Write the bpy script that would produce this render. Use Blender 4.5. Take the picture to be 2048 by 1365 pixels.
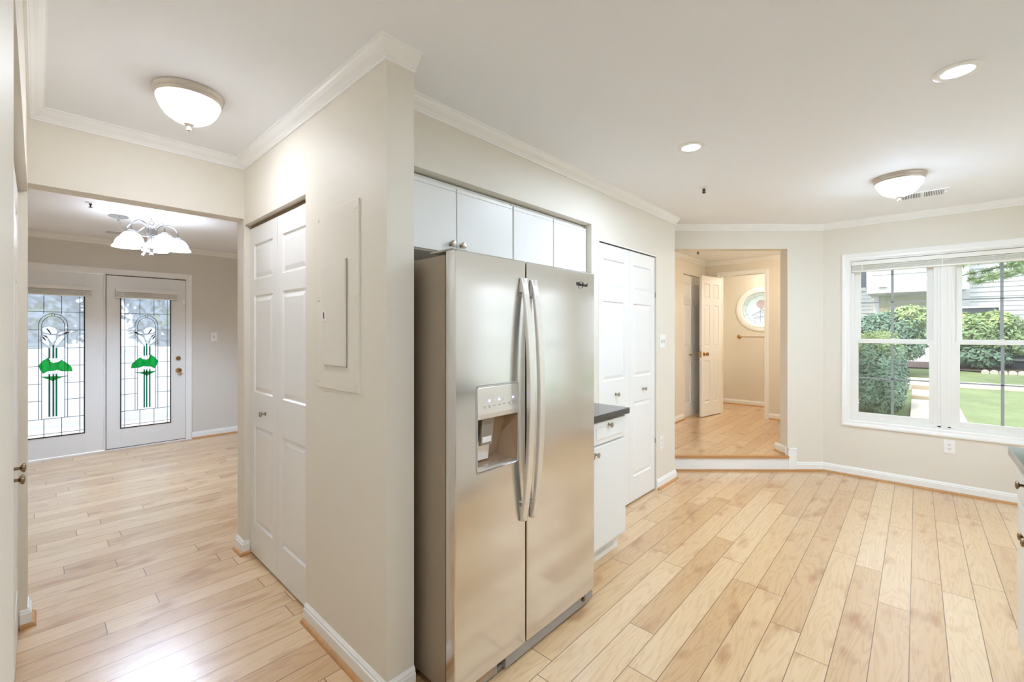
import bpy, bmesh, math, random
from mathutils import Vector, Matrix
random.seed(7)
PI = math.pi
S = bpy.context.scene
for o in list(bpy.data.objects):
    bpy.data.objects.remove(o, do_unlink=True)

# ------------------------------------------------------------------ camera, world, exposure
cam_d = bpy.data.cameras.new('camera')
cam_d.sensor_width = 36.0
cam_d.lens = 877.27 / 2048 * 36.0
cam_d.shift_y = -(682.5 - 663.66) / 2048
cam_d.clip_start = 0.005
cam_d.clip_end = 200
cam = bpy.data.objects.new('camera', cam_d)
S.collection.objects.link(cam)
cam.location = (0, 0, 1.414)
cam.rotation_euler = (PI/2, 0, math.radians(42.7054))
S.camera = cam

world = bpy.data.worlds.new('world')
S.world = world
world.use_nodes = True
wn = world.node_tree
wn.nodes.clear()
wo = wn.nodes.new('ShaderNodeOutputWorld')
wb = wn.nodes.new('ShaderNodeBackground')
tc = wn.nodes.new('ShaderNodeTexCoord')
sp = wn.nodes.new('ShaderNodeSeparateXYZ')
cr = wn.nodes.new('ShaderNodeValToRGB')
cr.color_ramp.elements[0].position = 0.0
cr.color_ramp.elements[0].color = (0.95, 0.97, 1.0, 1)
cr.color_ramp.elements[1].position = 0.9
cr.color_ramp.elements[1].color = (0.80, 0.90, 1.0, 1)
wn.links.new(tc.outputs['Generated'], sp.inputs[0])
wn.links.new(sp.outputs['Z'], cr.inputs[0])
wn.links.new(cr.outputs[0], wb.inputs[0])
wb.inputs[1].default_value = 2.1
wn.links.new(wb.outputs[0], wo.inputs[0])

S.view_settings.view_transform = 'Standard'
S.view_settings.look = 'None'
S.view_settings.gamma = 1.0
S.view_settings.use_curve_mapping = False
S.view_settings.exposure = 0.66
S.cycles.max_bounces = 14
S.cycles.diffuse_bounces = 8
S.cycles.transparent_max_bounces = 16

# a hazy sun for the garden
sd = bpy.data.lights.new('sun', 'SUN')
sd.energy = 2.2
sd.angle = math.radians(12)
sd.color = (1, 0.96, 0.9)
so = bpy.data.objects.new('sun', sd)
S.collection.objects.link(so)
so.rotation_euler = (math.radians(38), 0, math.radians(-20))

DOME_E = 80.0      # frosted dome glass
SPOT_E = 780.0      # recessed lenses
SHADE_E = 4.5       # chandelier shades

# ------------------------------------------------------------------ colours / materials
def lin(c):
    return tuple(((x/255)/12.92 if x/255 <= 0.04045 else ((x/255+0.055)/1.055)**2.4) for x in c)

def mat(name, rgb, rough=0.5, metal=0.0, bump=0.0, bscale=60.0, spec=0.5, var=0.0, coat=0.0):
    m = bpy.data.materials.new(name)
    m.use_nodes = True
    nt = m.node_tree
    b = nt.nodes['Principled BSDF']
    c = lin(rgb)
    b.inputs['Base Color'].default_value = (*c, 1)
    b.inputs['Roughness'].default_value = rough
    b.inputs['Metallic'].default_value = metal
    b.inputs['Specular IOR Level'].default_value = spec
    b.inputs['Coat Weight'].default_value = coat
    if bump > 0 or var > 0:
        t = nt.nodes.new('ShaderNodeTexCoord')
        n = nt.nodes.new('ShaderNodeTexNoise')
        n.inputs['Scale'].default_value = bscale
        n.inputs['Detail'].default_value = 4
        nt.links.new(t.outputs['Object'], n.inputs['Vector'])
        if bump > 0:
            bp = nt.nodes.new('ShaderNodeBump')
            bp.inputs['Strength'].default_value = bump
            bp.inputs['Distance'].default_value = 0.002
            nt.links.new(n.outputs['Fac'], bp.inputs['Height'])
            nt.links.new(bp.outputs[0], b.inputs['Normal'])
        if var > 0:
            mx = nt.nodes.new('ShaderNodeMix')
            mx.data_type = 'RGBA'
            mx.inputs[6].default_value = (*[x*(1-var) for x in c], 1)
            mx.inputs[7].default_value = (*[min(1, x*(1+var)) for x in c], 1)
            nt.links.new(n.outputs['Fac'], mx.inputs[0])
            nt.links.new(mx.outputs[2], b.inputs['Base Color'])
    return m

def emis(name, rgb, e):
    m = bpy.data.materials.new(name)
    m.use_nodes = True
    nt = m.node_tree
    b = nt.nodes['Principled BSDF']
    b.inputs['Base Color'].default_value = (0.9, 0.9, 0.9, 1)
    b.inputs['Roughness'].default_value = 0.25
    b.inputs['Emission Color'].default_value = (*lin(rgb), 1)
    b.inputs['Emission Strength'].default_value = e
    return m

M = {}
M['wall'] = mat('wall_paint', (232, 226, 213), 0.55, bump=0.12, bscale=220)
M['wall_cool_light'] = mat('wall_paint_cool_light', (224, 220, 211), 0.6, bump=0.12, bscale=220)  # same paint as the other walls, with the dining room's cooler light in its colour
M['ceiling'] = mat('ceiling_paint', (245, 247, 250), 0.8, bump=0.06, bscale=150)
M['trim'] = mat('trim_paint', (247, 247, 244), 0.32)
M['door'] = mat('door_paint', (241, 241, 238), 0.3, bump=0.05, bscale=90)
M['cabinet'] = mat('cabinet_paint', (240, 240, 236), 0.38)
M['cab_in'] = mat('cabinet_gap', (120, 108, 90), 0.8)
M['plate'] = mat('plate_plastic', (245, 244, 240), 0.3)
M['slot'] = mat('dark_slot', (50, 42, 36), 0.6)
M['panel'] = mat('breaker_panel_paint', (234, 228, 216), 0.42)
M['nickel'] = mat('satin_nickel', (176, 166, 150), 0.28, 1.0)
M['dnickel'] = mat('aged_nickel_knob', (140, 118, 92), 0.25, 1.0)
M['brass'] = mat('brass', (186, 146, 92), 0.25, 1.0)
M['fixture'] = mat('brushed_fixture_metal', (205, 196, 184), 0.38, 0.7)
M['chrome'] = mat('chandelier_metal', (205, 207, 212), 0.25, 1.0)
M['granite'] = mat('dark_granite', (62, 60, 56), 0.12, 0.0, var=0.5, bscale=260, coat=0.3)
M['shoe'] = mat('oak_shoe_molding', (196, 146, 92), 0.45, var=0.2, bscale=40)
M['black'] = mat('black_gap', (28, 20, 16), 0.7)
M['fr_side'] = mat('fridge_side_enamel', (164, 150, 132), 0.42, 0.35, bump=0.15, bscale=700)
M['grille'] = mat('grey_toe_grille', (165, 160, 156), 0.4, 0.2)
M['disp_in'] = mat('dispenser_recess', (178, 150, 122), 0.4, 0.0)
M['disp_lever'] = mat('dispenser_lever', (150, 143, 132), 0.12, 0.2)
M['blind'] = mat('blind_vinyl', (243, 241, 234), 0.5)
M['vinyl'] = mat('window_vinyl', (238, 237, 232), 0.35)
M['muntin'] = mat('grey_muntin', (160, 168, 174), 0.4)
M['lead'] = mat('lead_came', (58, 74, 82), 0.45, 0.4)
M['red'] = mat('red_label', (150, 70, 50), 0.4)
M['logo'] = mat('logo_metal', (60, 58, 56), 0.3, 0.6)
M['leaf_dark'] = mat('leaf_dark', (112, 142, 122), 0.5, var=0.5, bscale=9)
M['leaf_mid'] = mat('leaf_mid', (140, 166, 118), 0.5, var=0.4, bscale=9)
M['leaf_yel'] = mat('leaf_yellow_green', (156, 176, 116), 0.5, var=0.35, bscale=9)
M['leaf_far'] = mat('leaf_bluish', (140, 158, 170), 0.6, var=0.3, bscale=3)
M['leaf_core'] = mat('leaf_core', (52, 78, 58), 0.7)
M['bark'] = mat('bark', (110, 96, 82), 0.8, var=0.3, bscale=12)
M['mulch'] = mat('mulch', (98, 84, 80), 0.9, var=0.5, bscale=30, bump=0.6)
M['concrete'] = mat('concrete', (214, 204, 192), 0.8, var=0.1, bscale=6)
M['riser'] = mat('step_riser_stone', (178, 164, 142), 0.8, var=0.1)
M['siding'] = mat('white_siding', (206, 209, 213), 0.55)
M['porch'] = mat('porch_beige', (190, 192, 170), 0.6)
M['brick'] = mat('lower_facade', (226, 212, 186), 0.7, var=0.05)
M['darkglass'] = mat('dark_window_glass', (96, 108, 122), 0.15)
M['charcoal'] = mat('charcoal_screen', (62, 72, 84), 0.6)
M['greyboard'] = mat('grey_boards', (150, 158, 168), 0.7, var=0.1)
M['white_out'] = mat('white_vinyl_fence', (236, 240, 246), 0.5)
M['edging'] = mat('scalloped_edging', (196, 190, 184), 0.8)
M['ceramic'] = mat('white_ceramic', (242, 240, 236), 0.15)
def dome_mat(name, rgb, e, Rr, rim=0.8):
    m = bpy.data.materials.new(name); m.use_nodes = True
    nt = m.node_tree; N = nt.nodes; L = nt.links; b = N['Principled BSDF']
    b.inputs['Base Color'].default_value = (0.85, 0.85, 0.83, 1); b.inputs['Roughness'].default_value = 0.2
    b.inputs['Emission Color'].default_value = (*lin(rgb), 1)
    t = N.new('ShaderNodeTexCoord'); sp_ = N.new('ShaderNodeSeparateXYZ'); L.new(t.outputs['Object'], sp_.inputs[0])
    def mt(op, a, c=None, v=None):
        n = N.new('ShaderNodeMath'); n.operation = op; L.new(a, n.inputs[0])
        if c is not None: L.new(c, n.inputs[1])
        if v is not None: n.inputs[1].default_value = v
        return n.outputs[0]
    r2 = mt('SQRT', mt('ADD', mt('MULTIPLY', sp_.outputs[0], sp_.outputs[0]), mt('MULTIPLY', sp_.outputs[1], sp_.outputs[1])))
    mr = N.new('ShaderNodeMapRange'); mr.interpolation_type = 'SMOOTHSTEP'
    mr.inputs[1].default_value = Rr*0.38; mr.inputs[2].default_value = Rr*0.80; mr.inputs[3].default_value = e; mr.inputs[4].default_value = rim
    L.new(r2, mr.inputs[0])
    rib = mt('SINE', mt('MULTIPLY', mt('ARCTAN2', sp_.outputs[0], sp_.outputs[1]), v=60.0))
    k = mt('ADD', mt('MULTIPLY', rib, v=0.22), v=0.85)
    L.new(mt('MULTIPLY', mr.outputs[0], k), b.inputs['Emission Strength'])
    return m
M['dome'] = dome_mat('frosted_dome_glass', (238, 243, 255), DOME_E, 0.135)
M['dome_k'] = dome_mat('frosted_dome_glass_cool', (204, 230, 255), DOME_E*2.6, 0.145, 5.0)
M['dome_w'] = dome_mat('added_dome_glass_warm', (255, 240, 220), DOME_E*2.2, 0.13)  # glow of the added, unseen raised hall lamp
M['dome_p'] = dome_mat('added_dome_glass_powder', (255, 246, 232), DOME_E*2.3, 0.13)  # glow of the added, unseen powder room lamp
M['spot'] = emis('recessed_lens', (212, 232, 255), SPOT_E)
M['shade'] = emis('chandelier_shade_glass', (236, 243, 255), SHADE_E)
M['bulb'] = emis('bulb_glass', (205, 226, 255), 680.0)
M['led'] = emis('blue_indicator', (120, 110, 255), 3.0)

def wood_floor(name, tint, rough=0.3):
    m = bpy.data.materials.new(name)
    m.use_nodes = True
    nt = m.node_tree
    N = nt.nodes
    L = nt.links
    b = N['Principled BSDF']
    def math_(op, a=None, c=None, v1=None, v2=None):
        n = N.new('ShaderNodeMath'); n.operation = op
        if a is not None: L.new(a, n.inputs[0])
        if c is not None: L.new(c, n.inputs[1])
        if v1 is not None: n.inputs[0].default_value = v1
        if v2 is not None: n.inputs[1].default_value = v2
        return n.outputs[0]
    g = N.new('ShaderNodeNewGeometry')
    s = N.new('ShaderNodeSeparateXYZ'); L.new(g.outputs['Position'], s.inputs[0])
    W_, LEN = 0.125, 1.22
    xs = math_('DIVIDE', math_('SUBTRACT', s.outputs[0], v2=0.1006), v2=W_)
    row = math_('FLOOR', xs)
    fx = math_('SUBTRACT', xs, row)
    wnz = N.new('ShaderNodeTexWhiteNoise'); wnz.noise_dimensions = '1D'; L.new(row, wnz.inputs['W'])
    ys = math_('ADD', math_('DIVIDE', s.outputs[1], v2=LEN), math_('MULTIPLY', wnz.outputs['Value'], v2=7.31))
    col = math_('FLOOR', ys)
    fy = math_('SUBTRACT', ys, col)
    idv = math_('ADD', math_('MULTIPLY', row, v2=17.13), math_('MULTIPLY', col, v2=3.71))
    wn2 = N.new('ShaderNodeTexWhiteNoise'); wn2.noise_dimensions = '1D'; L.new(idv, wn2.inputs['W'])
    # seams
    ex = math_('MINIMUM', fx, math_('SUBTRACT', c=fx, v1=1.0))
    ey = math_('MINIMUM', fy, math_('SUBTRACT', c=fy, v1=1.0))
    sx = math_('LESS_THAN', math_('MULTIPLY', ex, v2=W_), v2=0.0016)
    sy = math_('LESS_THAN', math_('MULTIPLY', ey, v2=LEN), v2=0.0018)
    seam = math_('MAXIMUM', sx, sy)
    # grain
    cmb = N.new('ShaderNodeCombineXYZ')
    L.new(math_('ADD', math_('MULTIPLY', s.outputs[0], v2=9.0), math_('MULTIPLY', wn2.outputs['Value'], v2=40.0)), cmb.inputs[0])
    L.new(math_('ADD', math_('MULTIPLY', s.outputs[1], v2=0.9), math_('MULTIPLY', wn2.outputs['Value'], v2=23.0)), cmb.inputs[1])
    L.new(idv, cmb.inputs[2])
    n1 = N.new('ShaderNodeTexNoise'); n1.inputs['Scale'].default_value = 1.3; n1.inputs['Detail'].default_value = 3
    n1.inputs['Distortion'].default_value = 0.6
    L.new(cmb.outputs[0], n1.inputs['Vector'])
    # cathedral grain: contour lines of the slow noise
    rings = math_('SINE', math_('MULTIPLY', n1.outputs['Fac'], v2=70.0))
    rings = math_('MULTIPLY', math_('ADD', rings, v2=1.0), v2=0.5)
    rings = math_('POWER', rings, v2=3.0)
    n2 = N.new('ShaderNodeTexNoise'); n2.inputs['Scale'].default_value = 14.0; n2.inputs['Detail'].default_value = 5
    cmb2 = N.new('ShaderNodeCombineXYZ')
    L.new(math_('MULTIPLY', s.outputs[0], v2=7.0), cmb2.inputs[0])
    L.new(math_('MULTIPLY', s.outputs[1], v2=0.35), cmb2.inputs[1])
    L.new(idv, cmb2.inputs[2])
    L.new(cmb2.outputs[0], n2.inputs['Vector'])
    n3 = N.new('ShaderNodeTexNoise'); n3.inputs['Scale'].default_value = 2.2; n3.inputs['Detail'].default_value = 2
    cmb3 = N.new('ShaderNodeCombineXYZ')
    L.new(math_('MULTIPLY', s.outputs[0], v2=4.0), cmb3.inputs[0])
    L.new(math_('MULTIPLY', s.outputs[1], v2=1.6), cmb3.inputs[1])
    L.new(math_('MULTIPLY', idv, v2=1.3), cmb3.inputs[2])
    L.new(cmb3.outputs[0], n3.inputs['Vector'])
    knot = N.new('ShaderNodeMapRange'); knot.inputs[1].default_value = 0.58; knot.inputs[2].default_value = 0.76
    L.new(n3.outputs['Fac'], knot.inputs[0])
    base = N.new('ShaderNodeValToRGB')
    e = base.color_ramp.elements
    e[0].color = (*lin(tint[0]), 1); e[1].color = (*lin(tint[2]), 1)
    mid = e.new(0.5); mid.color = (*lin(tint[1]), 1)
    L.new(wn2.outputs['Value'], base.inputs[0])
    def mixc(f, a, color, fac):
        x = N.new('ShaderNodeMix'); x.data_type = 'RGBA'; x.blend_type = 'MULTIPLY'
        L.new(math_('MULTIPLY', f, v2=fac), x.inputs[0]); L.new(a, x.inputs[6]); x.inputs[7].default_value = (*color, 1)
        return x.outputs[2]
    c = mixc(n2.outputs['Fac'], base.outputs[0], (0.80, 0.70, 0.58), 0.55)
    c = mixc(rings, c, (0.70, 0.55, 0.40), 0.32)
    c = mixc(knot.outputs[0], c, (0.62, 0.42, 0.27), 0.8)
    c = mixc(seam, c, (0.20, 0.12, 0.07), 0.9)
    L.new(c, b.inputs['Base Color'])
    L.new(math_('ADD', math_('MULTIPLY', n2.outputs['Fac'], v2=0.12), v2=rough-0.06), b.inputs['Roughness'])
    b.inputs['Coat Weight'].default_value = 0.9
    b.inputs['Coat Roughness'].default_value = 0.27
    b.inputs['Coat IOR'].default_value = 1.65
    bp = N.new('ShaderNodeBump'); bp.inputs['Strength'].default_value = 0.25; bp.inputs['Distance'].default_value = 0.0015
    L.new(math_('SUBTRACT', math_('MULTIPLY', n2.outputs['Fac'], v2=0.35), seam), bp.inputs['Height'])
    L.new(bp.outputs[0], b.inputs['Normal'])
    return m
M['floor'] = wood_floor('oak_plank_floor', [(208, 170, 124), (220, 186, 141), (231, 202, 161)])

def steel():
    m = bpy.data.materials.new('brushed_stainless')
    m.use_nodes = True
    nt = m.node_tree; N = nt.nodes; L = nt.links
    b = N['Principled BSDF']
    b.inputs['Base Color'].default_value = (0.74, 0.725, 0.70, 1)
    b.inputs['Metallic'].default_value = 1.0
    b.inputs['Roughness'].default_value = 0.17
    b.inputs['Anisotropic'].default_value = 0.4
    b.inputs['Anisotropic Rotation'].default_value = 0.0
    tg = N.new('ShaderNodeTangent'); tg.direction_type = 'RADIAL'; tg.axis = 'Z'
    L.new(tg.outputs[0], b.inputs['Tangent'])
    t = N.new('ShaderNodeTexCoord')
    mp = N.new('ShaderNodeMapping'); mp.inputs['Scale'].default_value = (400, 400, 3)
    n = N.new('ShaderNodeTexNoise'); n.inputs['Scale'].default_value = 1.0; n.inputs['Detail'].default_value = 2
    L.new(t.outputs['Object'], mp.inputs[0]); L.new(mp.outputs[0], n.inputs['Vector'])
    n2 = N.new('ShaderNodeTexNoise'); n2.inputs['Scale'].default_value = 2.2
    L.new(t.outputs['Object'], n2.inputs['Vector'])
    bp = N.new('ShaderNodeBump'); bp.inputs['Strength'].default_value = 0.12; bp.inputs['Distance'].default_value = 0.02
    L.new(n2.outputs['Fac'], bp.inputs['Height'])
    bp2 = N.new('ShaderNodeBump'); bp2.inputs['Strength'].default_value = 0.06; bp2.inputs['Distance'].default_value = 0.0005
    L.new(n.outputs['Fac'], bp2.inputs['Height']); L.new(bp.outputs[0], bp2.inputs['Normal'])
    L.new(bp2.outputs[0], b.inputs['Normal'])
    return m
M['steel'] = steel()
M['handle'] = mat('satin_steel_handle', (232, 227, 219), 0.3, 0.65)

def clear_glass(name, tint=(1, 1, 1), refl=0.08):
    m = bpy.data.materials.new(name); m.use_nodes = True
    nt = m.node_tree; nt.nodes.clear()
    o = nt.nodes.new('ShaderNodeOutputMaterial'); mx = nt.nodes.new('ShaderNodeMixShader')
    t = nt.nodes.new('ShaderNodeBsdfTransparent'); g = nt.nodes.new('ShaderNodeBsdfGlossy')
    t.inputs[0].default_value = (*tint, 1); g.inputs['Roughness'].default_value = 0.02
    mx.inputs[0].default_value = refl
    nt.links.new(t.outputs[0], mx.inputs[1]); nt.links.new(g.outputs[0], mx.inputs[2]); nt.links.new(mx.outputs[0], o.inputs[0])
    return m
def art_glass(name, tint, see=0.5, rough=0.25):
    """textured coloured glass: partly diffusing, partly see-through"""
    m = bpy.data.materials.new(name); m.use_nodes = True
    nt = m.node_tree; nt.nodes.clear()
    N = nt.nodes; L = nt.links
    o = N.new('ShaderNodeOutputMaterial'); mx = N.new('ShaderNodeMixShader'); mx2 = N.new('ShaderNodeMixShader')
    t = N.new('ShaderNodeBsdfRefraction'); t.inputs['IOR'].default_value = 1.03; t.inputs['Roughness'].default_value = rough
    t.inputs[0].default_value = (*tint, 1)
    d = N.new('ShaderNodeBsdfTranslucent'); d.inputs[0].default_value = (*tint, 1)
    g = N.new('ShaderNodeBsdfGlossy'); g.inputs['Roughness'].default_value = 0.1
    tcn = N.new('ShaderNodeTexCoord'); n = N.new('ShaderNodeTexNoise'); n.inputs['Scale'].default_value = 9
    L.new(tcn.outputs['Object'], n.inputs['Vector'])
    bp = N.new('ShaderNodeBump'); bp.inputs['Strength'].default_value = 0.3; bp.inputs['Distance'].default_value = 0.02
    L.new(n.outputs['Fac'], bp.inputs['Height']); L.new(bp.outputs[0], t.inputs['Normal'])
    mx.inputs[0].default_value = 1-see
    L.new(t.outputs[0], mx.inputs[1]); L.new(d.outputs[0], mx.inputs[2])
    mx2.inputs[0].default_value = 0.05
    L.new(mx.outputs[0], mx2.inputs[1]); L.new(g.outputs[0], mx2.inputs[2]); L.new(mx2.outputs[0], o.inputs[0])
    return m
M['glass'] = clear_glass('window_glass')
M['art'] = art_glass('textured_clear_art_glass', (0.60, 0.64, 0.70), 0.72, 0.28)
M['art_white'] = art_glass('opal_white_art_glass', (0.92, 0.92, 0.93), 0.02)
M['art_green'] = art_glass('green_art_glass', (0.02, 0.62, 0.22), 0.5, 0.15)
M['art_teal'] = art_glass('teal_art_glass', (0.01, 0.36, 0.26), 0.5, 0.15)
M['art_gold'] = art_glass('amber_art_glass', (0.62, 0.45, 0.28), 0.4)
M['art_pink'] = art_glass('pink_art_glass', (0.98, 0.80, 0.78), 0.05)

def grass_mat():
    m = mat('lawn_grass', (138, 152, 110), 0.9, var=0.4, bscale=2.5, bump=0.0)
    nt = m.node_tree; N = nt.nodes; L = nt.links
    b = N['Principled BSDF']
    t = N.new('ShaderNodeTexCoord'); n = N.new('ShaderNodeTexNoise'); n.inputs['Scale'].default_value = 45; n.inputs['Detail'].default_value = 6
    L.new(t.outputs['Object'], n.inputs['Vector'])
    src = b.inputs['Base Color'].links[0].from_socket
    x = N.new('ShaderNodeMix'); x.data_type = 'RGBA'; x.blend_type = 'MULTIPLY'; x.inputs[0].default_value = 0.5
    r = N.new('ShaderNodeValToRGB'); r.color_ramp.elements[0].position = 0.35; r.color_ramp.elements[0].color = (0.5, 0.6, 0.4, 1)
    r.color_ramp.elements[1].position = 0.65
    L.new(n.outputs['Fac'], r.inputs[0]); L.new(src, x.inputs[6]); L.new(r.outputs[0], x.inputs[7]); L.new(x.outputs[2], b.inputs['Base Color'])
    return m
M['grass'] = grass_mat()

# ------------------------------------------------------------------ mesh helpers
class MB:
    def __init__(self):
        self.bm = bmesh.new()
    def poly(self, pts):
        vs = [self.bm.verts.new(p) for p in pts]
        try: return self.bm.faces.new(vs)
        except ValueError: return None
    def box(self, x0, x1, y0, y1, z0, z1, bev=0.0, seg=2):
        x0, x1 = min(x0, x1), max(x0, x1); y0, y1 = min(y0, y1), max(y0, y1); z0, z1 = min(z0, z1), max(z0, z1)
        r = bmesh.ops.create_cube(self.bm, size=1.0)
        vs = r['verts']
        for v in vs:
            v.co = Vector((x0 if v.co.x < 0 else x1, y0 if v.co.y < 0 else y1, z0 if v.co.z < 0 else z1))
        if bev > 0:
            es = list({e for v in vs for e in v.link_edges})
            bmesh.ops.bevel(self.bm, geom=es, offset=bev, segments=seg, profile=0.7, affect='EDGES')
        return self
    def lathe(self, prof, c=(0, 0, 0), axis='Z', n=32, cap=True):
        """prof: list of (radius, height) along axis"""
        rings = []
        for r, h in prof:
            ring = []
            for i in range(n):
                a = 2*PI*i/n
                p = (r*math.cos(a), r*math.sin(a), h)
                if axis == 'Y': p = (p[0], h, p[1])
                if axis == 'X': p = (h, p[0], p[1])
                ring.append(self.bm.verts.new((p[0]+c[0], p[1]+c[1], p[2]+c[2])))
            rings.append(ring)
        for a, b in zip(rings, rings[1:]):
            for i in range(n):
                j = (i+1) % n
                self.bm.faces.new((a[i], a[j], b[j], b[i]))
        if cap:
            if prof[0][0] > 1e-5: self.bm.faces.new(rings[0])
            if prof[-1][0] > 1e-5: self.bm.faces.new(rings[-1])
        return self
    def tube(self, pts, r, n=8, closed=False):
        pts = [Vector(p) for p in pts]
        rings = []
        m = len(pts)
        up = None
        for i, p in enumerate(pts):
            if closed: t = pts[(i+1) % m]-pts[i-1]
            else: t = pts[min(i+1, m-1)]-pts[max(i-1, 0)]
            t.normalize()
            if up is None:
                up = Vector((0, 0, 1)) if abs(t.z) < 0.9 else Vector((1, 0, 0))
            u = up - t*up.dot(t)
            if u.length < 1e-4: u = t.orthogonal()
            u.normalize(); w = t.cross(u); up = u
            rr = r[i] if isinstance(r, (list, tuple)) else r
            rings.append([self.bm.verts.new(p+u*(rr*math.cos(2*PI*k/n))+w*(rr*math.sin(2*PI*k/n))) for k in range(n)])
        seq = list(zip(rings, rings[1:]))
        if closed: seq.append((rings[-1], rings[0]))
        for a, b in seq:
            for k in range(n):
                j = (k+1) % n
                self.bm.faces.new((a[k], a[j], b[j], b[k]))
        if not closed:
            self.bm.faces.new(rings[0]); self.bm.faces.new(rings[-1])
        return self
    def prism(self, pts2, y0, y1):
        """polygon in xz extruded along y"""
        a = [self.bm.verts.new((p[0], y0, p[1])) for p in pts2]
        b = [self.bm.verts.new((p[0], y1, p[1])) for p in pts2]
        n = len(pts2)
        self.bm.faces.new(a); self.bm.faces.new(b[::-1])
        for i in range(n):
            j = (i+1) % n
            self.bm.faces.new((a[i], b[i], b[j], a[j]))
        return self
    def prismz(self, pts2, z0, z1):
        a = [self.bm.verts.new((p[0], p[1], z0)) for p in pts2]
        b = [self.bm.verts.new((p[0], p[1], z1)) for p in pts2]
        n = len(pts2)
        self.bm.faces.new(a); self.bm.faces.new(b[::-1])
        for i in range(n):
            j = (i+1) % n
            self.bm.faces.new((a[i], b[i], b[j], a[j]))
        return self

def obj(name, mb, m, parent=None, smooth=False, loc=None, rotz=None):
    bm = mb.bm
    bmesh.ops.recalc_face_normals(bm, faces=bm.faces)
    me = bpy.data.meshes.new(name)
    bm.to_mesh(me); bm.free()
    if smooth:
        for p in me.polygons: p.use_smooth = True
        try:
            me.set_sharp_from_angle(angle=math.radians(40))
        except Exception: pass
    me.materials.append(M[m] if isinstance(m, str) else m)
    o = bpy.data.objects.new(name, me)
    S.collection.objects.link(o)
    if parent is not None: o.parent = parent
    if loc is not None: o.location = loc
    if rotz is not None: o.rotation_euler = (0, 0, rotz)
    return o
def struct(name, mb, m, **k):
    o = obj(name, mb, m, **k)
    o['kind'] = 'structure'
    return o
def tag(o, label, cat, group=None):
    o['label'] = label; o['category'] = cat
    if group: o['group'] = group
    return o
def thing(name, label, cat, loc=(0, 0, 0), rotz=0.0, group=None):
    o = bpy.data.objects.new(name, None)
    S.collection.objects.link(o)
    o.empty_display_size = 0.1
    o.location = loc; o.rotation_euler = (0, 0, rotz)
    return tag(o, label, cat, group)
def setting(name, loc=(0, 0, 0), rotz=0.0):
    o = bpy.data.objects.new(name, None)
    S.collection.objects.link(o)
    o.empty_display_size = 0.1
    o.location = loc; o.rotation_euler = (0, 0, rotz)
    o['kind'] = 'structure'
    return o
def copy_tree(o, parent=None):
    c = o.copy(); S.collection.objects.link(c); c.parent = parent
    for ch in list(o.children): copy_tree(ch, c)
    return c

def wall(name, length, z0, z1, th, holes=(), m='wall', loc=(0, 0, 0), rotz=0.0):
    """local: x along the wall, front face at y=0 (facing -y), thickness to +y; holes (x0,x1,za,zb)"""
    xs = sorted({0, length, *[h[0] for h in holes], *[h[1] for h in holes]})
    zs = sorted({z0, z1, *[h[2] for h in holes], *[h[3] for h in holes]})
    xs = [x for x in xs if -1e-6 <= x <= length+1e-6]; zs = [z for z in zs if z0-1e-6 <= z <= z1+1e-6]
    def solid(i, k):
        if i < 0 or k < 0 or i >= len(xs)-1 or k >= len(zs)-1: return False
        cx, cz = (xs[i]+xs[i+1])/2, (zs[k]+zs[k+1])/2
        return not any(h[0] < cx < h[1] and h[2] < cz < h[3] for h in holes)
    b = MB()
    for i in range(len(xs)-1):
        for k in range(len(zs)-1):
            if not solid(i, k): continue
            xa, xb, za, zb = xs[i], xs[i+1], zs[k], zs[k+1]
            b.poly([(xa, 0, za), (xb, 0, za), (xb, 0, zb), (xa, 0, zb)])
            b.poly([(xa, th, za), (xa, th, zb), (xb, th, zb), (xb, th, za)])
            if not solid(i-1, k): b.poly([(xa, 0, za), (xa, 0, zb), (xa, th, zb), (xa, th, za)])
            if not solid(i+1, k): b.poly([(xb, 0, za), (xb, th, za), (xb, th, zb), (xb, 0, zb)])
            if not solid(i, k-1): b.poly([(xa, 0, za), (xa, th, za), (xb, th, za), (xb, 0, za)])
            if not solid(i, k+1): b.poly([(xa, 0, zb), (xb, 0, zb), (xb, th, zb), (xa, th, zb)])
    bmesh.ops.remove_doubles(b.bm, verts=b.bm.verts, dist=1e-5)
    return struct(name, b, m, loc=loc, rotz=rotz)

def sweep(b, path, prof, closed=False):
    """path of (x,y), room side on the left; prof of (offset into room, z)"""
    n = len(path)
    P = [Vector((p[0], p[1])) for p in path]
    rings = []
    for i in range(n):
        def nrm(a, c):
            d = (c-a).normalized(); return Vector((-d.y, d.x))
        if i == 0 and not closed: mv = nrm(P[0], P[1])
        elif i == n-1 and not closed: mv = nrm(P[-2], P[-1])
        else:
            n1 = nrm(P[i-1], P[i]); n2 = nrm(P[i], P[(i+1) % n])
            mv = (n1+n2); mv = mv/mv.length; mv = mv/max(0.2, mv.dot(n1))
        rings.append([b.bm.verts.new((P[i].x+mv.x*o, P[i].y+mv.y*o, z)) for o, z in prof])
    k = len(prof)
    for a, c in zip(rings, rings[1:]):
        for j in range(k):
            jj = (j+1) % k
            b.bm.faces.new((a[j], a[jj], c[jj], c[j]))
    b.bm.faces.new(rings[0]); b.bm.faces.new(rings[-1][::-1])
    return b

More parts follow.
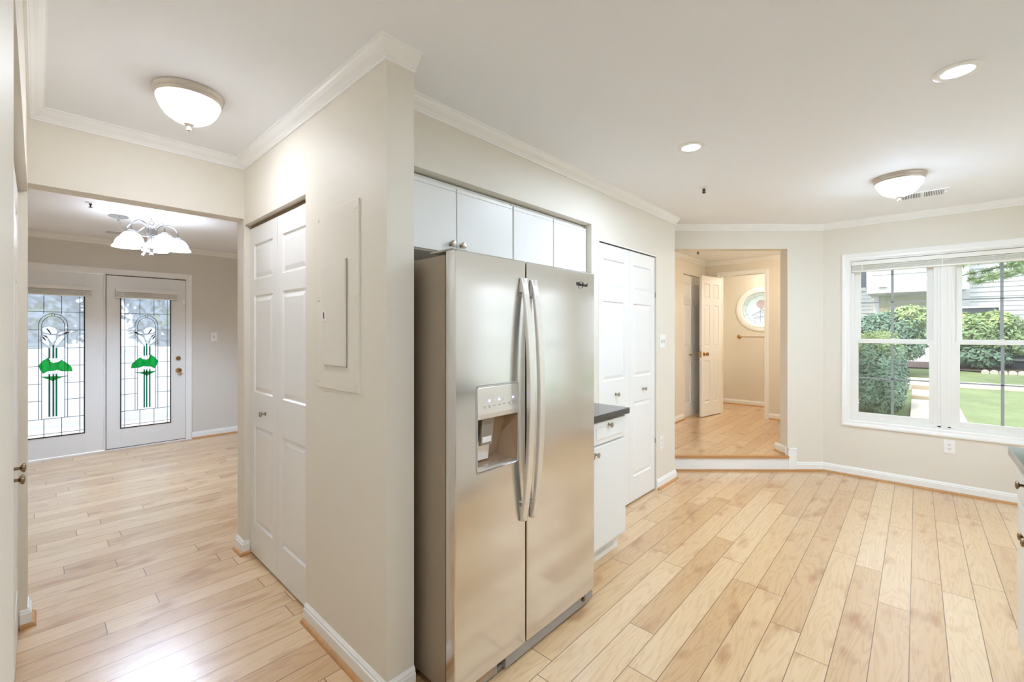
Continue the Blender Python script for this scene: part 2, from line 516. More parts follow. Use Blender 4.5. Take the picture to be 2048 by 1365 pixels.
ZC = 2.4975
CROWN = [(-0.002, ZC+0.002), (0.056, ZC+0.002), (0.056, ZC-0.007), (0.050, ZC-0.009), (0.045, ZC-0.018), (0.034, ZC-0.029), (0.022, ZC-0.037),
         (0.015, ZC-0.043), (0.015, ZC-0.048), (0.011, ZC-0.050), (0.009, ZC-0.058), (-0.002, ZC-0.058)]
def BASE(z=0.0, h=0.088):
    return [(-0.002, z), (0.013, z), (0.013, z+h-0.024), (0.009, z+h-0.020), (0.009, z+h-0.012), (0.004, z+h-0.004), (0.003, z+h), (-0.002, z+h)]
def SHOE(z=0.0):
    return [(0.012, z), (0.029, z), (0.0275, z+0.008), (0.023, z+0.014), (0.017, z+0.0175), (0.012, z+0.018)]
def crown(name, path):
    b = MB()
    sweep(b, path, CROWN); return struct(name, b, 'trim')
def base(name, path, z=0.0, h=0.088):
    b = MB(); sweep(b, path, BASE(z, h)); o = struct(name, b, 'trim')
    s = MB(); sweep(s, path, SHOE(z)); obj('shoe_molding', s, 'shoe', o)
    return o

# ------------------------------------------------------------------ plan constants
XA, BH, CX, DX, LY, W = -1.711, 0.895, -1.469, -3.14, -0.03, 5.4235
TH = math.radians(42.45); ct, st = math.cos(TH), math.sin(TH)
C0 = (-0.7015, 5.4235)
XR = 1.02                  # right kitchen wall
YB = -1.75                 # wall behind the camera
HE = 1.017                 # kitchen side of the hall wall's end
YE = 4.165                 # end of the pantry wall
ZU = 0.152                 # raised floor
def dg(u, off=0.0):        # point on diagonal wall: u along, off behind it
    return (C0[0]+u*ct-off*st, C0[1]+u*st+off*ct)

# ---- floors and ceiling
def slab(name, pts, z0, z1, m):
    b = MB(); b.prismz(pts, z0, z1); return struct(name, b, m)
slab('floor', [(-7.2, -2.2), (XR+0.1, -2.2), (XR+0.1, 5.56), dg(0.12, 0.12), dg(-2.6, 0.12), (-7.2, 3.9)], -0.08, 0.0, 'floor')
slab('floor_raised_hall', [dg(-0.30, 0.0), dg(-1.93, 0.0), (-3.1, YE), (-3.1, 8.4), (-0.72, 8.4), (-0.72, W+0.1)], -0.05, ZU, 'floor')
slab('ceiling', [(-7.2, -2.2), (XR+0.14, -2.2), (XR+0.14, 5.57), (-0.6, 5.57), (-0.6, 8.45), (-3.15, 8.45), (-3.15, 3.9), (-7.2, 3.9)], ZC, ZC+0.12, 'ceiling')

# ---- walls
wall('wall_hall_right', abs(DX-0.12-CX), 0, ZC, 0.122, [(0.12+0.004, 0.12+DX*-1-2.205, -1, 2.09)], loc=(DX-0.12, BH, 0))
# wall between hall and dining room (opening to the dining room)
wall('wall_dining_opening', 4.2, 0, ZC, 0.125, [(2.2+LY, 2.2+BH-0.004, -1, 2.13)], loc=(DX, -2.2, 0), rotz=PI/2)
# hall left wall with the wide closet opening (faces +y)
wall('wall_hall_left', 2.62, 0, ZC, 0.12, [(0.75, 2.616, -1, 2.09)], loc=(-0.52, LY, 0), rotz=PI)
wall('wall_near_left', 1.7, 0, ZC, 0.12, loc=(-0.52, YB+0.001, 0), rotz=PI/2)
wall('wall_back', 1.75, 0, ZC, 0.12, loc=(XR+0.12, YB, 0), rotz=PI)
wall('wall_closet_back', 2.9, 0, ZC, 0.05, loc=(-0.6, -0.72, 0), rotz=PI)
# fridge wall (faces +x)
wall('wall_kitchen_left', YE-HE, 0, ZC, 0.12, [(0.0, 2.692-HE, -1, 2.184), (2.79-HE, 3.755-HE, -1, 2.095)], loc=(XA, HE, 0), rotz=PI/2)
wall('wall_niche_back', 3.3, 0, ZC, 0.05, loc=(-2.16, HE-0.1, 0), rotz=PI/2)
wall('wall_niche_side', 0.33, 0, ZC-0.001, 0.09, loc=(XA-0.1195, 2.692+0.0905, 0), rotz=PI)
wall('wall_pantry_end', 0.42, 0, ZC, 0.10, loc=(XA-0.001, YE, 0), rotz=PI)
# diagonal wall with the opening to the raised hall
wall('wall_diagonal', 1.95, 0, ZC, 0.12, [(-0.01, 1.95-0.36, -1, 2.256)], loc=(*dg(-1.95), 0), rotz=TH)
# window wall, with the window opening
WX0, WX1, WZ0, WZ1 = -0.548, 0.905, 0.488, 2.173       # outer casing
OX0, OX1, OZ0, OZ1 = -0.488, 0.845, 0.548, 2.113       # opening
wall('wall_window', XR+0.12+0.7015, 0, ZC, 0.14, [(OX0+0.7015, OX1+0.7015, OZ0, OZ1)], loc=(-0.7015, W, 0))
# right wall (faces -x) with a second window
R0, R1 = 3.25, 4.85
wall('wall_right', 5.4235-YB, 0, ZC, 0.14, [(W-R1, W-R0, OZ0, OZ1)], loc=(XR, W, 0), rotz=-PI/2)
# raised hall
wall('wall_upper_left', 3.0, 0, ZC, 0.12, [(6.29-4.2, 7.06-4.2, -1, 2.25)], loc=(-2.46, 4.2, 0), rotz=PI/2)
wall('wall_upper_back', 2.31, 0, ZC, 0.10, [(0.83, 1.45, -1, 2.265)], loc=(-3.05, 7.165, 0))
wall('wall_upper_right', 2.9, 0, ZC, 0.10, loc=(-0.86, 8.4, 0), rotz=-PI/2)
def round_wall(name, x0, x1, y0, y1, cx, cz, r, m='wall', n=64):
    b = MB()
    def outer(a):
        dx, dz = math.cos(a), math.sin(a)
        k = min([(x1-cx)/dx if dx > 1e-9 else 1e9, (x0-cx)/dx if dx < -1e-9 else 1e9, (ZC-cz)/dz if dz > 1e-9 else 1e9, (0-cz)/dz if dz < -1e-9 else 1e9])
        return (cx+dx*k, cz+dz*k)
    angs = sorted({2*PI*i/n for i in range(n)} | {math.atan2(zz-cz, xx-cx) % (2*PI) for xx in (x0, x1) for zz in (0, ZC)})
    for a, c in zip(angs, angs[1:]+[angs[0]]):
        i0 = (cx+r*math.cos(a), cz+r*math.sin(a)); i1 = (cx+r*math.cos(c), cz+r*math.sin(c)); o0, o1 = outer(a), outer(c)
        for y in (y0, y1): b.poly([(i0[0], y, i0[1]), (o0[0], y, o0[1]), (o1[0], y, o1[1]), (i1[0], y, i1[1])])
        b.poly([(i0[0], y0, i0[1]), (i1[0], y0, i1[1]), (i1[0], y1, i1[1]), (i0[0], y1, i0[1])])
        b.poly([(o0[0], y0, o0[1]), (o1[0], y0, o1[1]), (o1[0], y1, o1[1]), (o0[0], y1, o0[1])])
    bmesh.ops.remove_doubles(b.bm, verts=b.bm.verts, dist=1e-5)
    return struct(name, b, m)
RCX, RCZ, RR = -1.934, 1.788, 0.287
round_wall('wall_powder_back', -3.10, -0.72, 8.235, 8.395, RCX, RCZ, RR+0.02)
wall('wall_powder_left', 1.1, 0, ZC, 0.06, loc=(-3.04, 7.2, 0), rotz=PI/2)
wall('wall_upper_closet_back', 1.15, 0, ZC, 0.04, loc=(-2.95, 6.0, 0), rotz=PI/2)
# dining room
DY = -7.02
wall('wall_dining_far', 6.2, 0, ZC, 0.14, [(2.2-0.44, 2.2+1.335, -1, 2.10)], m='wall_cool_light', loc=(DY, -2.2, 0), rotz=PI/2)
wall('wall_dining_left', 3.9, 0, ZC, 0.1, m='wall_cool_light', loc=(-3.2, -2.1, 0), rotz=PI)
wall('wall_dining_right', 3.9, 0, ZC, 0.1, m='wall_cool_light', loc=(-7.1, 3.7, 0))
wall('wall_dining_near', 2.9, 0, ZC, 0.03, m='wall_cool_light', loc=(DX-0.125, 3.8, 0), rotz=-PI/2)

# ---- crown moldings (room on the left of the path)
crown('trim_1', [(-0.52, YB+0.02), (-0.52, LY), (DX, LY), (DX, BH), (CX, BH), (CX, HE)][::-1])
crown('trim_2', [(XR, YB), (XR, W), (C0[0], C0[1]), dg(-1.90)])
crown('trim_3', [(XA-0.0, YE), (XA, HE)])
crown('trim_4', [(DY, 3.7), (DY, -2.1)])
crown('trim_5', [(-0.96, 7.165), (-2.46, 7.165), (-2.46, 4.3)])
# ---- baseboards
base('baseboard_hall_right', [(CX, HE), (CX, BH), (-2.200, BH)])
b_ = base('baseboard_hall_post', [(DX, BH+0.028), (DX, BH-0.004), (DX-0.125, BH-0.004)])
base('baseboard_hall_left_post', [(DX-0.125, LY), (DX, LY), (DX, LY-0.025)])
base('baseboard_hall_left', [(-1.275, LY), (-0.52, LY)])
base('baseboard_kitchen_left', [(XA-0.04, YE), (XA, YE), (XA, 3.757)])
base('baseboard_window', [(XR, 2.9), (XR, W), C0, dg(-0.282)])
base('baseboard_dining_far', [(DY, 3.7), (DY, 1.385)])
base('baseboard_upper_left', [(-2.46, 6.285), (-2.46, 4.3)], z=ZU)
base('baseboard_upper_back', [(-0.96, 7.165), (-1.565, 7.165)], z=ZU)
base('baseboard_powder', [(-0.96, 8.235), (-3.04, 8.235)], z=ZU)
base('baseboard_opening_jamb', [dg(-0.36, 0.20), dg(-0.36, 0.015)][::-1], z=ZU)
# ---- step: riser, nosing, end block
L0, L1 = -1.95, -0.36
b = MB(); b.box(L0, -0.361, -0.016, 0.0, 0.0, ZU-0.022); b.box(-0.36, -0.283, -0.017, 0.0, 0.0, ZU+0.062, 0.001); b.box(-0.36, -0.276, -0.022, 0.0, ZU+0.062, ZU+0.078, 0.004)
b.box(-0.2829, -0.277, -0.019, 0, 0.0, ZU+0.078, 0.001)
rs = struct('trim_6', b, 'trim', loc=(*C0, 0), rotz=TH)
s = MB(); s.prism([(L0, 0.0), (-0.0, 0.0), (0, 0.017), (L0, 0.017)], -0.032, -0.016); obj('shoe_molding', s, 'shoe', rs)
b = MB(); b.box(L0, L1-0.001, -0.032, 0.02, ZU-0.022, ZU+0.003, 0.004); struct('trim_7', b, 'shoe', loc=(*C0, 0), rotz=TH)

# ------------------------------------------------------------------ panelled doors
PZ = [(0.20, 0.82), (1.03, 1.64), (1.74, 1.96)]
def leaf_mesh(w, h, th, panels, both=False):
    """front at y=0 facing -y, thickness to +y; raised panels"""
    b = MB()
    xs = sorted({0, w, *[p[0] for p in panels], *[p[1] for p in panels]})
    zs = sorted({0, h, *[p[2] for p in panels], *[p[3] for p in panels]})
    def face(yf, sg):
        for i in range(len(xs)-1):
            for k in range(len(zs)-1):
                xa, xb, za, zb = xs[i], xs[i+1], zs[k], zs[k+1]
                pn = any(abs(p[0]-xa) < 1e-6 and abs(p[2]-za) < 1e-6 for p in panels)
                inside = any(p[0]-1e-6 <= xa and xb <= p[1]+1e-6 and p[2]-1e-6 <= za and zb <= p[3]+1e-6 for p in panels)
                if not inside:
                    b.poly([(xa, yf, za), (xb, yf, za), (xb, yf, zb), (xa, yf, zb)])
        for xa, xb, za, zb in panels:
            rings = []
            for ins, d in ((0, 0), (0.008, 0.009), (0.014, 0.009), (0.038, 0.002), (0.040, 0.002)):
                d *= sg
                rings.append([(xa+ins, yf+d, za+ins), (xb-ins, yf+d, za+ins), (xb-ins, yf+d, zb-ins), (xa+ins, yf+d, zb-ins)])
            for r0, r1 in zip(rings, rings[1:]):
                for j in range(4):
                    jj = (j+1) % 4
                    b.poly([r0[j], r0[jj], r1[jj], r1[j]])
            b.poly(rings[-1])
    face(0, 1)
    if both: face(th, -1)
    else: b.poly([(0, th, 0), (w, th, 0), (w, th, h), (0, th, h)])
    b.poly([(0, 0, 0), (0, th, 0), (0, th, h), (0, 0, h)]); b.poly([(w, 0, 0), (w, th, 0), (w, th, h), (w, 0, h)])
    b.poly([(0, 0, 0), (w, 0, 0), (w, th, 0), (0, th, 0)]); b.poly([(0, 0, h), (w, 0, h), (w, th, h), (0, th, h)])
    bmesh.ops.remove_doubles(b.bm, verts=b.bm.verts, dist=1e-5)
    return b
def knob_mesh(c, r=0.016, out=0.035):
    b = MB(); x, y, z = c
    b.lathe([(r*0.7, 0.0), (r*0.7, -0.003), (r*0.35, -0.006), (r*0.32, -out*0.55), (r*0.7, -out*0.65), (r, -out*0.78), (r*0.95, -out*0.92), (r*0.5, -out), (0.0005, -out*1.01)], (x, y, z), 'Y', 20)
    return b
def bifold(root, x0, leaves, w, h, knobs, z0=0.012, gap=0.003, y=0.0, pm=0.072, knobz=0.905, kmat='nickel'):
    sc = h/2.07
    for i in range(leaves):
        g = leaf_mesh(w-gap, h, 0.03, [(pm, w-gap-pm, a*sc, c*sc) for a, c in PZ])
        lf = obj('door_leaf', g, 'door', root, loc=(x0+i*w+gap/2, y, z0))
        for kx in knobs.get(i, []):
            obj('knob', knob_mesh((kx, 0, knobz)), kmat, lf, smooth=True)
# hall closet
d1 = setting('door_1', (-3.136, BH, 0), 0)
bifold(d1, 0.0, 2, 0.4655, 2.055, {0: [0.276]}, y=0.032, knobz=0.91)
b = MB(); b.box(0.0, 0.93, 0.036, 0.06, 2.072, 2.090, 0.0); obj('track', b, 'dnickel', d1)
# pantry
d2 = setting('door_2', (XA, 2.793, 0), PI/2)
bifold(d2, 0.006, 2, 0.475, 2.062, {0: [0.255], 1: [0.245]}, y=0.012, knobz=0.915)
b = MB(); b.box(0, 0.96, 0.0, 0.012, 2.083, 2.094, 0.001); b.box(0, 0.0055, 0.0, 0.012, 0, 2.083); obj('door_frame', b, 'trim', d2)
b = MB()
for z in (1.72, 0.42): b.box(0.957, 0.961, 0.004, 0.012, z, z+0.045)
obj('hinge', b, 'nickel', d2)
# wide closet on the left of the hall
d3 = setting('door_3', (-1.274, LY, 0), PI)
bifold(d3, 0.003, 4, 0.4650, 2.055, {1: [0.375], 2: [0.09]}, y=0.030, knobz=0.925, kmat='dnickel')
# closet up in the raised hall
d4 = setting('door_4', (-2.46, 6.292, ZU), PI/2)
bifold(d4, 0.0, 2, 0.383, 2.075, {0: [0.27]}, y=0.02, knobz=0.905, kmat='brass', pm=0.06)
# open powder room door (hinged on the left jamb of its doorway)
W6 = [(0.07, 0.07+0.165), (0.325, 0.325+0.165)]
ang = math.atan2(7.135-6.62, -2.228+2.315)
d5 = setting('door_5', (-2.312, 6.60, ZU+0.012), ang)
g = leaf_mesh(0.565, 2.075, 0.035, [(a, c, e, f) for a, c in W6 for e, f in PZ], True)
lf = obj('door_leaf', g, 'door', d5)
for sgn in (1, -1):
    b = MB(); yb = 0.0 if sgn == 1 else 0.035
    b.lathe([(0.031, 0), (0.031, -0.006*sgn), (0.012, -0.010*sgn), (0.011, -0.03*sgn), (0.022, -0.038*sgn), (0.029, -0.052*sgn), (0.024, -0.064*sgn), (0.001, -0.068*sgn)], (0.062, yb, 0.92), 'Y', 24)
    obj('door_knob', b, 'brass', d5, smooth=True)
b = MB(); b.box(-0.002, 0.0, 0.006, 0.029, 0.87, 0.96); obj('latch_plate', b, 'brass', d5)
# powder room doorway casing
b = MB()
def casing(b, x0, x1, z0, z1, w, y=0.0, bottom=False):
    """frame of mitred, stepped casing around an opening given by its OUTER edge"""
    prof = [(0.0, 0.0), (0.0, -0.016), (0.012, -0.019), (w*0.45, -0.016), (w*0.6, -0.011), (w-0.006, -0.011), (w, -0.008), (w, 0.0)]
    corners = [(x0, z0), (x0, z1), (x1, z1), (x1, z0)]
    inn = [(1, 1 if bottom else 0), (1, -1), (-1, -1), (-1, 1 if bottom else 0)]
    rings = []
    for (cx, cz), (ix, iz) in zip(corners, inn):
        rings.append([b.bm.verts.new((cx+ix*o, y+d, cz+iz*o)) for o, d in prof])
    k = len(prof)
    seq = list(zip(rings, rings[1:]))
    if bottom: seq.append((rings[-1], rings[0]))
    for a, c in seq:
        for j in range(k):
            jj = (j+1) % k
            b.bm.faces.new((a[j], a[jj], c[jj], c[j]))
    if not bottom:
        b.bm.faces.new(rings[0]); b.bm.faces.new(rings[-1])
casing(b, -2.28, -1.565, ZU, 2.325, 0.06, 7.165)
tr = struct('trim_8', b, 'trim')
b = MB(); b.box(-1.606, -1.603, 7.18, 7.21, 1.13, 1.19); obj('strike_plate', b, 'brass', tr)

# ------------------------------------------------------------------ stained glass door pair in the dining room
d6 = setting('door_6', (DY, 0.0, 0), PI/2)      # local x = world y, local -y = into the room
b = MB(); casing(b, -0.505, 1.385, 0.0, 2.16, 0.062, 0.0); obj('door_casing', b, 'trim', d6)
b = MB(); b.box(-0.44, 1.335, 0.0, 0.12, 0.0, 0.014); b.box(-0.44, 1.335, 0, 0.12, 2.092, 2.10); b.box(1.325, 1.335, 0, 0.12, 0, 2.10); b.box(-0.44, -0.43, 0, 0.12, 0, 2.1)
b.box(0.538, 0.550, 0.0, 0.11, 0.014, 2.092)
obj('door_frame', b, 'trim', d6)
GZ0, GZ1 = 0.252, 1.835
def glass_door(x0, x1, gx0, gx1, mirror, right):
    lf = bpy.data.objects.new('door_leaf', None); 
    b = MB()
    ZT = 2.082 if right else 2.088
    b.box(x0, gx0-0.002, 0.006, 0.046, 0.022, ZT, 0.002); b.box(gx1+0.002, x1, 0.006, 0.046, 0.022, ZT, 0.002)
    b.box(gx0-0.002, gx1+0.002, 0.006, 0.046, 0.022, GZ0-0.002); b.box(gx0-0.002, gx1+0.002, 0.006, 0.046, GZ1+0.002, ZT)
    lf = obj('door_leaf', b, 'door', d6)
    b = MB(); t = 0.006
    for (a, c, e, f) in ((gx0-0.004, gx0+t, GZ0-0.004, GZ1+0.004), (gx1-t, gx1+0.004, GZ0-0.004, GZ1+0.004), (gx0, gx1, GZ0-0.004, GZ0+t), (gx0, gx1, GZ1-t, GZ1+0.004)):
        b.box(a, c, 0.000, 0.010, e, f)
    obj('glazing_bead', b, 'black', lf)
    w, h = gx1-gx0, GZ1-GZ0
    # pattern coordinates read off the pane: u 0..270, v 292..1015 (v down)
    def P(u, v, y=0.020):
        u = (u-663)/270.0
        if mirror: u = 1-u
        return (gx0+u*w, y, GZ1-(v-295)/720.0*h)
    b = MB(); a0, a1 = P(663, 295), P(933, 1015)
    b.poly([(gx0, 0.024, GZ0), (gx1, 0.024, GZ0), (gx1, 0.024, GZ1), (gx0, 0.024, GZ1)])
    gl = obj('glass_pane', b, 'art', lf)
    lead = MB()
    def line(pts, r=0.0030): lead.tube([P(*p) for p in pts], r, 5)
    for v in (387, 478, 570, 660, 748, 833, 925): 
        if v in (387, 925): line([(663, v), (933, v)])
        else: line([(663, v), (741, v)]); line([(859, v), (933, v)])
    for u in (684, 915): line([(u, 295), (u, 1015)])
    for v in (325, 1000): line([(663, v), (933, v)]) if v == 1000 else None
    for u in (764, 840): line([(u, 295), (u, 398)]); line([(u, 925), (u, 1015)])
    def arch(cx, r, zt, sp, bot):
        pts = [(cx-r, bot), (cx-r, sp)]
        for i in range(1, 12):
            a = PI-PI*i/12; pts.append((cx+r*math.cos(a), sp-(sp-zt)*math.sin(a)))
        return pts+[(cx+r, sp), (cx+r, bot)]
    line(arch(800, 62, 396, 455, 925)); line(arch(800, 49, 408, 458, 925))
    for v in (570, 748, 833): line([(738, v), (751, v)]); line([(849, v), (862, v)])
    line([(795, 396), (795, 408)]); line([(806, 396), (806, 408)])
    line([(751, 480), (775, 478)])
    # lily outlines
    petals = [[(700, 482), (722, 480), (755, 484), (782, 492), (783, 503), (765, 502), (735, 498), (715, 490)],
              [(780, 493), (782, 478), (795, 465), (815, 459), (835, 462), (850, 470), (853, 482), (838, 494), (812, 500), (790, 500)],
              [(765, 504), (788, 508), (786, 525), (800, 545), (808, 545), (824, 520), (845, 502), (852, 490), (830, 498), (812, 502), (790, 503)],
              [(735, 500), (765, 505), (786, 520), (795, 545), (786, 565), (770, 545), (752, 518)],
              [(828, 510), (845, 502), (854, 512), (852, 535), (835, 552), (818, 566), (812, 558), (820, 530)]]
    for pt in petals:
        g = MB(); g.prism([(P(*q)[0], P(*q)[2]) for q in pt], 0.0165, 0.0215); obj('lily_petal', g, 'art_white', gl)
        line(pt+[pt[0]], 0.0018)
    for pt in ([(722, 486), (745, 488), (765, 500), (742, 497)], [(808, 498), (816, 482), (826, 470), (829, 473), (820, 488), (812, 499)], [(830, 530), (838, 516), (847, 508), (845, 518), (836, 530)]):
        g = MB(); g.prism([(P(*q)[0], P(*q)[2]) for q in pt], 0.0145, 0.0165); obj('lily_spadix', g, 'art_gold', gl)
    line([(690, 484), (702, 481)]); line([(718, 716), (724, 728), (738, 741)], 0.0012); line([(748, 615), (772, 632)], 0.0012); line([(846, 600), (824, 622)], 0.0012)
    for u, v0 in ((787, 568), (800, 553), (817, 568)):
        g = MB(); x0_ = P(u-3, 0)[0]; x1_ = P(u+3, 0)[0]
        g.box(x0_, x1_, 0.0165, 0.0215, P(0, 622)[2], P(0, v0)[2]); g.box(x0_, x1_, 0.0165, 0.0215, P(0, 915)[2], P(0, 700)[2])
        obj('stem', g, 'art_teal', gl)
        for du in (-3.4, 3.4): line([(u+du, v0), (u+du, 915)], 0.0011)
        g = MB(); g.lathe([(0.012, 0.015), (0.013, 0.018), (0.012, 0.0225)], (P(u, v0-4)[0], 0, P(u, v0-4)[2]), 'Y', 12); obj('bud_cap', g, 'art_white', gl)
    leaf1 = [(718, 690), (722, 668), (740, 650), (765, 632), (778, 642), (800, 646), (812, 640), (822, 618), (845, 634), (861, 655), (855, 676), (843, 696), (822, 684), (800, 683), (783, 680), (760, 688)]
    leaf2 = [(738, 713), (765, 716), (795, 712), (825, 713), (856, 711), (830, 722), (812, 729), (802, 738), (788, 727), (765, 720)]
    for pt in (leaf1, leaf2):
        g = MB(); g.prism([(P(*q)[0], P(*q)[2]) for q in pt], 0.0160, 0.0215); obj('green_leaf', g, 'art_green', gl)
        line(pt+[pt[0]], 0.0022)
    line([(760, 688), (783, 662), (770, 634)]); line([(783, 662), (812, 664), (822, 620)]); line([(812, 664), (858, 660)], 0.0015); line([(783, 662), (722, 672)], 0.0015); line([(812, 664), (843, 694)], 0.0015)
    line([(766, 717), (800, 722), (835, 717)], 0.0015)
    obj('lead_came', lead, 'lead', lf)
    return lf
b = MB(); b.box(0.549, 0.558, 0.012, 0.03, 0.014, 2.088); b.box(0.55, 1.326, 0.012, 0.03, 2.080, 2.091); b.box(1.320, 1.326, 0.012, 0.03, 0.014, 2.088); b.box(0.55, 1.326, 0.012, 0.03, 0.0145, 0.024)
obj('shadow_gap_strip', b, 'black', d6)  # black strips standing in for the shadow in the gaps round the right door
l_right = glass_door(0.557, 1.322, 0.683, 1.164, False, True)
l_left = glass_door(-0.43, 0.536, -0.115, 0.372, True, False)
for z, nm, r in ((1.07, 'deadbolt', 0.026), (0.915, 'door_knob', 0.030)):
    b = MB()
    if nm == 'deadbolt': b.lathe([(r, 0.004), (r, -0.006), (r*0.7, -0.014), (r*0.68, -0.018), (0.001, -0.019)], (1.243, 0.0, z), 'Y', 24); b.box(1.237, 1.249, -0.032, -0.016, z-0.014, z+0.014, 0.003)
    else: b.lathe([(r, 0.004), (r, -0.005), (0.012, -0.010), (0.011, -0.03), (0.022, -0.038), (0.029, -0.052), (0.024, -0.064), (0.001, -0.068)], (1.243, 0.0, z), 'Y', 24)
    obj(nm, b, 'brass', l_right, smooth=True)
b = MB()
for z in (0.28, 1.05, 1.78):
    b.box(0.532, 0.545, -0.004, 0.006, z, z+0.09); b.lathe([(0.007, z-0.004), (0.007, z+0.094)], (0.541, -0.006, 0), 'Z', 10)
obj('hinge', b, 'plate', d6)
b = MB(); b.box(1.322, 1.330, -0.002, 0.02, 0.90, 0.95); obj('strike_plate', b, 'dnickel', d6)

def blind(name, label, x0, x1, ztop, zbot, loc, rotz, y=0.0, n=5, cat='blind', depth=0.05, grp=None, cords=(0.1, 0.9)):
    r = thing(name, label, cat, loc, rotz, grp)
    b = MB(); hh = 0.038; b.box(x0, x1, y-depth, y, ztop-hh, ztop, 0.002); obj('headrail', b, 'blind', r)
    b = MB(); zz = ztop-hh-0.004; st_ = (zz-(zbot+0.016))/n
    for i in range(n):
        z = zz-i*st_
        b.box(x0+0.004, x1-0.004, y-depth+0.002, y-0.002, z-st_*0.74, z-st_*0.10, 0.0008, 1)
    obj('slat_stack', b, 'blind', r)
    b = MB(); b.box(x0+0.002, x1-0.002, y-depth+0.001, y-0.001, zbot, zbot+0.016, 0.002); obj('bottom_rail', b, 'blind', r)
    for c in cords:
        b = MB(); xc = x0+(x1-x0)*c
        b.box(xc-0.0035, xc+0.0035, y-depth-0.001, y-depth+0.001, zbot+0.002, ztop-hh); obj('ladder_tape', b, 'blind', r)
    return r
blind('window_blind', 'raised white mini blind on the stained glass door with the round knob', 0.632, 1.228, 1.925, 1.815, (DY, 0, 0), PI/2, y=-0.001, n=4, grp=None, cords=(0.12, 0.88))
blind('window_blind', 'raised white mini blind on the fixed stained glass door nearer the left post', -0.17, 0.432, 1.925, 1.815, (DY, 0, 0), PI/2, y=-0.001, n=4, cords=(0.12, 0.88))
for x, lb in ((1.13, 'small clear cord cleat at the top of the right stained glass door'), (0.33, 'small clear cord cleat at the top of the left stained glass door')):
    b = MB(); b.tube([(x-0.05, -0.006, 1.943), (x-0.02, -0.014, 1.951), (x+0.02, -0.016, 1.948), (x+0.06, -0.006, 1.934)], 0.004, 6)
    tag(obj('cord_cleat', b, 'plate', loc=(DY, 0, 0), rotz=PI/2), lb, 'bracket')
b = MB(); b.box(1.283, 1.312, -0.022, 0.004, 1.765, 1.83, 0.004)
tag(obj('door_sensor', b, 'blind', loc=(DY, 0, 0), rotz=PI/2), 'small white alarm sensor near the upper right corner of the right stained glass door', 'sensor')

# ------------------------------------------------------------------ window in the kitchen
def dh_window(name, x0, x1, z0, z1, units, loc, rotz, cas=0.06, lockm='vinyl'):
    r = setting(name, loc, rotz)
    b = MB(); casing(b, x0-cas, x1+cas, z0-cas, z1+cas, cas, 0.0, True); obj('window_casing', b, 'trim', r)
    b = MB(); t = 0.012
    b.box(x0, x0+t, 0, 0.13, z0, z1); b.box(x1-t, x1, 0, 0.13, z0, z1); b.box(x0+t, x1-t, 0, 0.13, z1-t, z1); b.box(x0+t, x1-t, 0, 0.13, z0, z0+t)
    b.box(x0+t, x1-t, 0.028, 0.13, z0+t, z0+t+0.016, 0.003)
    n = units; mw = 0.088
    uw = ((x1-x0-2*t)-(n-1)*mw)/n
    for i in range(n-1):
        xm = x0+t+uw*(i+1)+mw*i
        b.box(xm, xm+mw, 0.028, 0.13, z0+t, z1-t, 0.002); b.box(xm+0.022, xm+mw-0.022, 0.020, 0.03, z0+t, z1-t, 0.002)
    obj('window_frame', b, 'vinyl', r)
    zm = 1.322
    for i in range(n):
        a = x0+t+i*(uw+mw); c = a+uw
        b = MB(); b.box(a, a+0.024, 0.032, 0.12, z0+t+0.015, z1-t); b.box(c-0.024, c, 0.032, 0.12, z0+t+0.015, z1-t); b.box(a+0.024, c-0.024, 0.05, 0.12, z1-t-0.02, z1-t)
        obj('sash_track', b, 'vinyl', r)
        for nm, y0, za, zb, rb, rt, sw in (('lower_sash', 0.038, z0+t+0.016, zm+0.013, 0.048, 0.034, 0.042), ('upper_sash', 0.078, zm-0.013, z1-t-0.012, 0.034, 0.04, 0.052)):
            a2, c2 = (a+0.012, c-0.012) if nm == 'lower_sash' else (a+0.018, c-0.018)
            b = MB(); y1 = y0+0.034
            b.box(a2, a2+sw, y0, y1, za, zb, 0.003); b.box(c2-sw, c2, y0, y1, za, zb, 0.003)
            b.box(a2+sw, c2-sw, y0+0.0005, y1-0.0005, za, za+rb, 0.002); b.box(a2+sw, c2-sw, y0+0.0005, y1-0.0005, zb-rt, zb, 0.002)
            sh = obj(nm, b, 'vinyl', r)
            gx0, gx1, gz0, gz1 = a2+sw, c2-sw, za+rb, zb-rt
            b = MB(); yg = (y0+y1)/2
            b.box(gx0-0.003, gx1+0.003, yg-0.002, yg+0.002, gz0-0.003, gz1+0.003); obj('glass_pane', b, 'glass', sh)
            b = MB(); xm = (gx0+gx1)/2; zc = (gz0+gz1)/2
            b.box(xm-0.010, xm+0.010, yg+0.004, yg+0.010, gz0, gz1); b.box(gx0, gx1, yg+0.004, yg+0.010, zc-0.006, zc+0.006)
            obj('muntin', b, 'muntin', sh)
        b = MB(); xm = (a+c)/2; b.box(xm-0.032, xm+0.032, 0.042, 0.068, zm+0.013, zm+0.021, 0.003); b.lathe([(0.012, zm+0.02), (0.012, zm+0.028), (0.002, zm+0.029)], (xm, 0.055, 0), 'Z', 14)
        obj('sash_lock', b, lockm, r)
        b = MB(); b.box(a+uw*0.35, a+uw*0.42, 0.024, 0.04, z0+t+0.016, z0+t+0.024, 0.002); obj('sash_lift', b, 'plate', r)
    return r
dh_window('window_1', OX0, OX1, OZ0, OZ1, 2, (0, W, 0), 0)
blind('window_blind', 'raised white mini blind across the top of the kitchen double window', OX0+0.014, OX1-0.014, 2.097, 1.995, (0, W, 0), 0, y=0.052, n=5, cords=(0.065, 0.49, 0.9), depth=0.048)
dh_window('window_2', W-R1, W-R0, OZ0, OZ1, 2, (XR, W, 0), -PI/2)

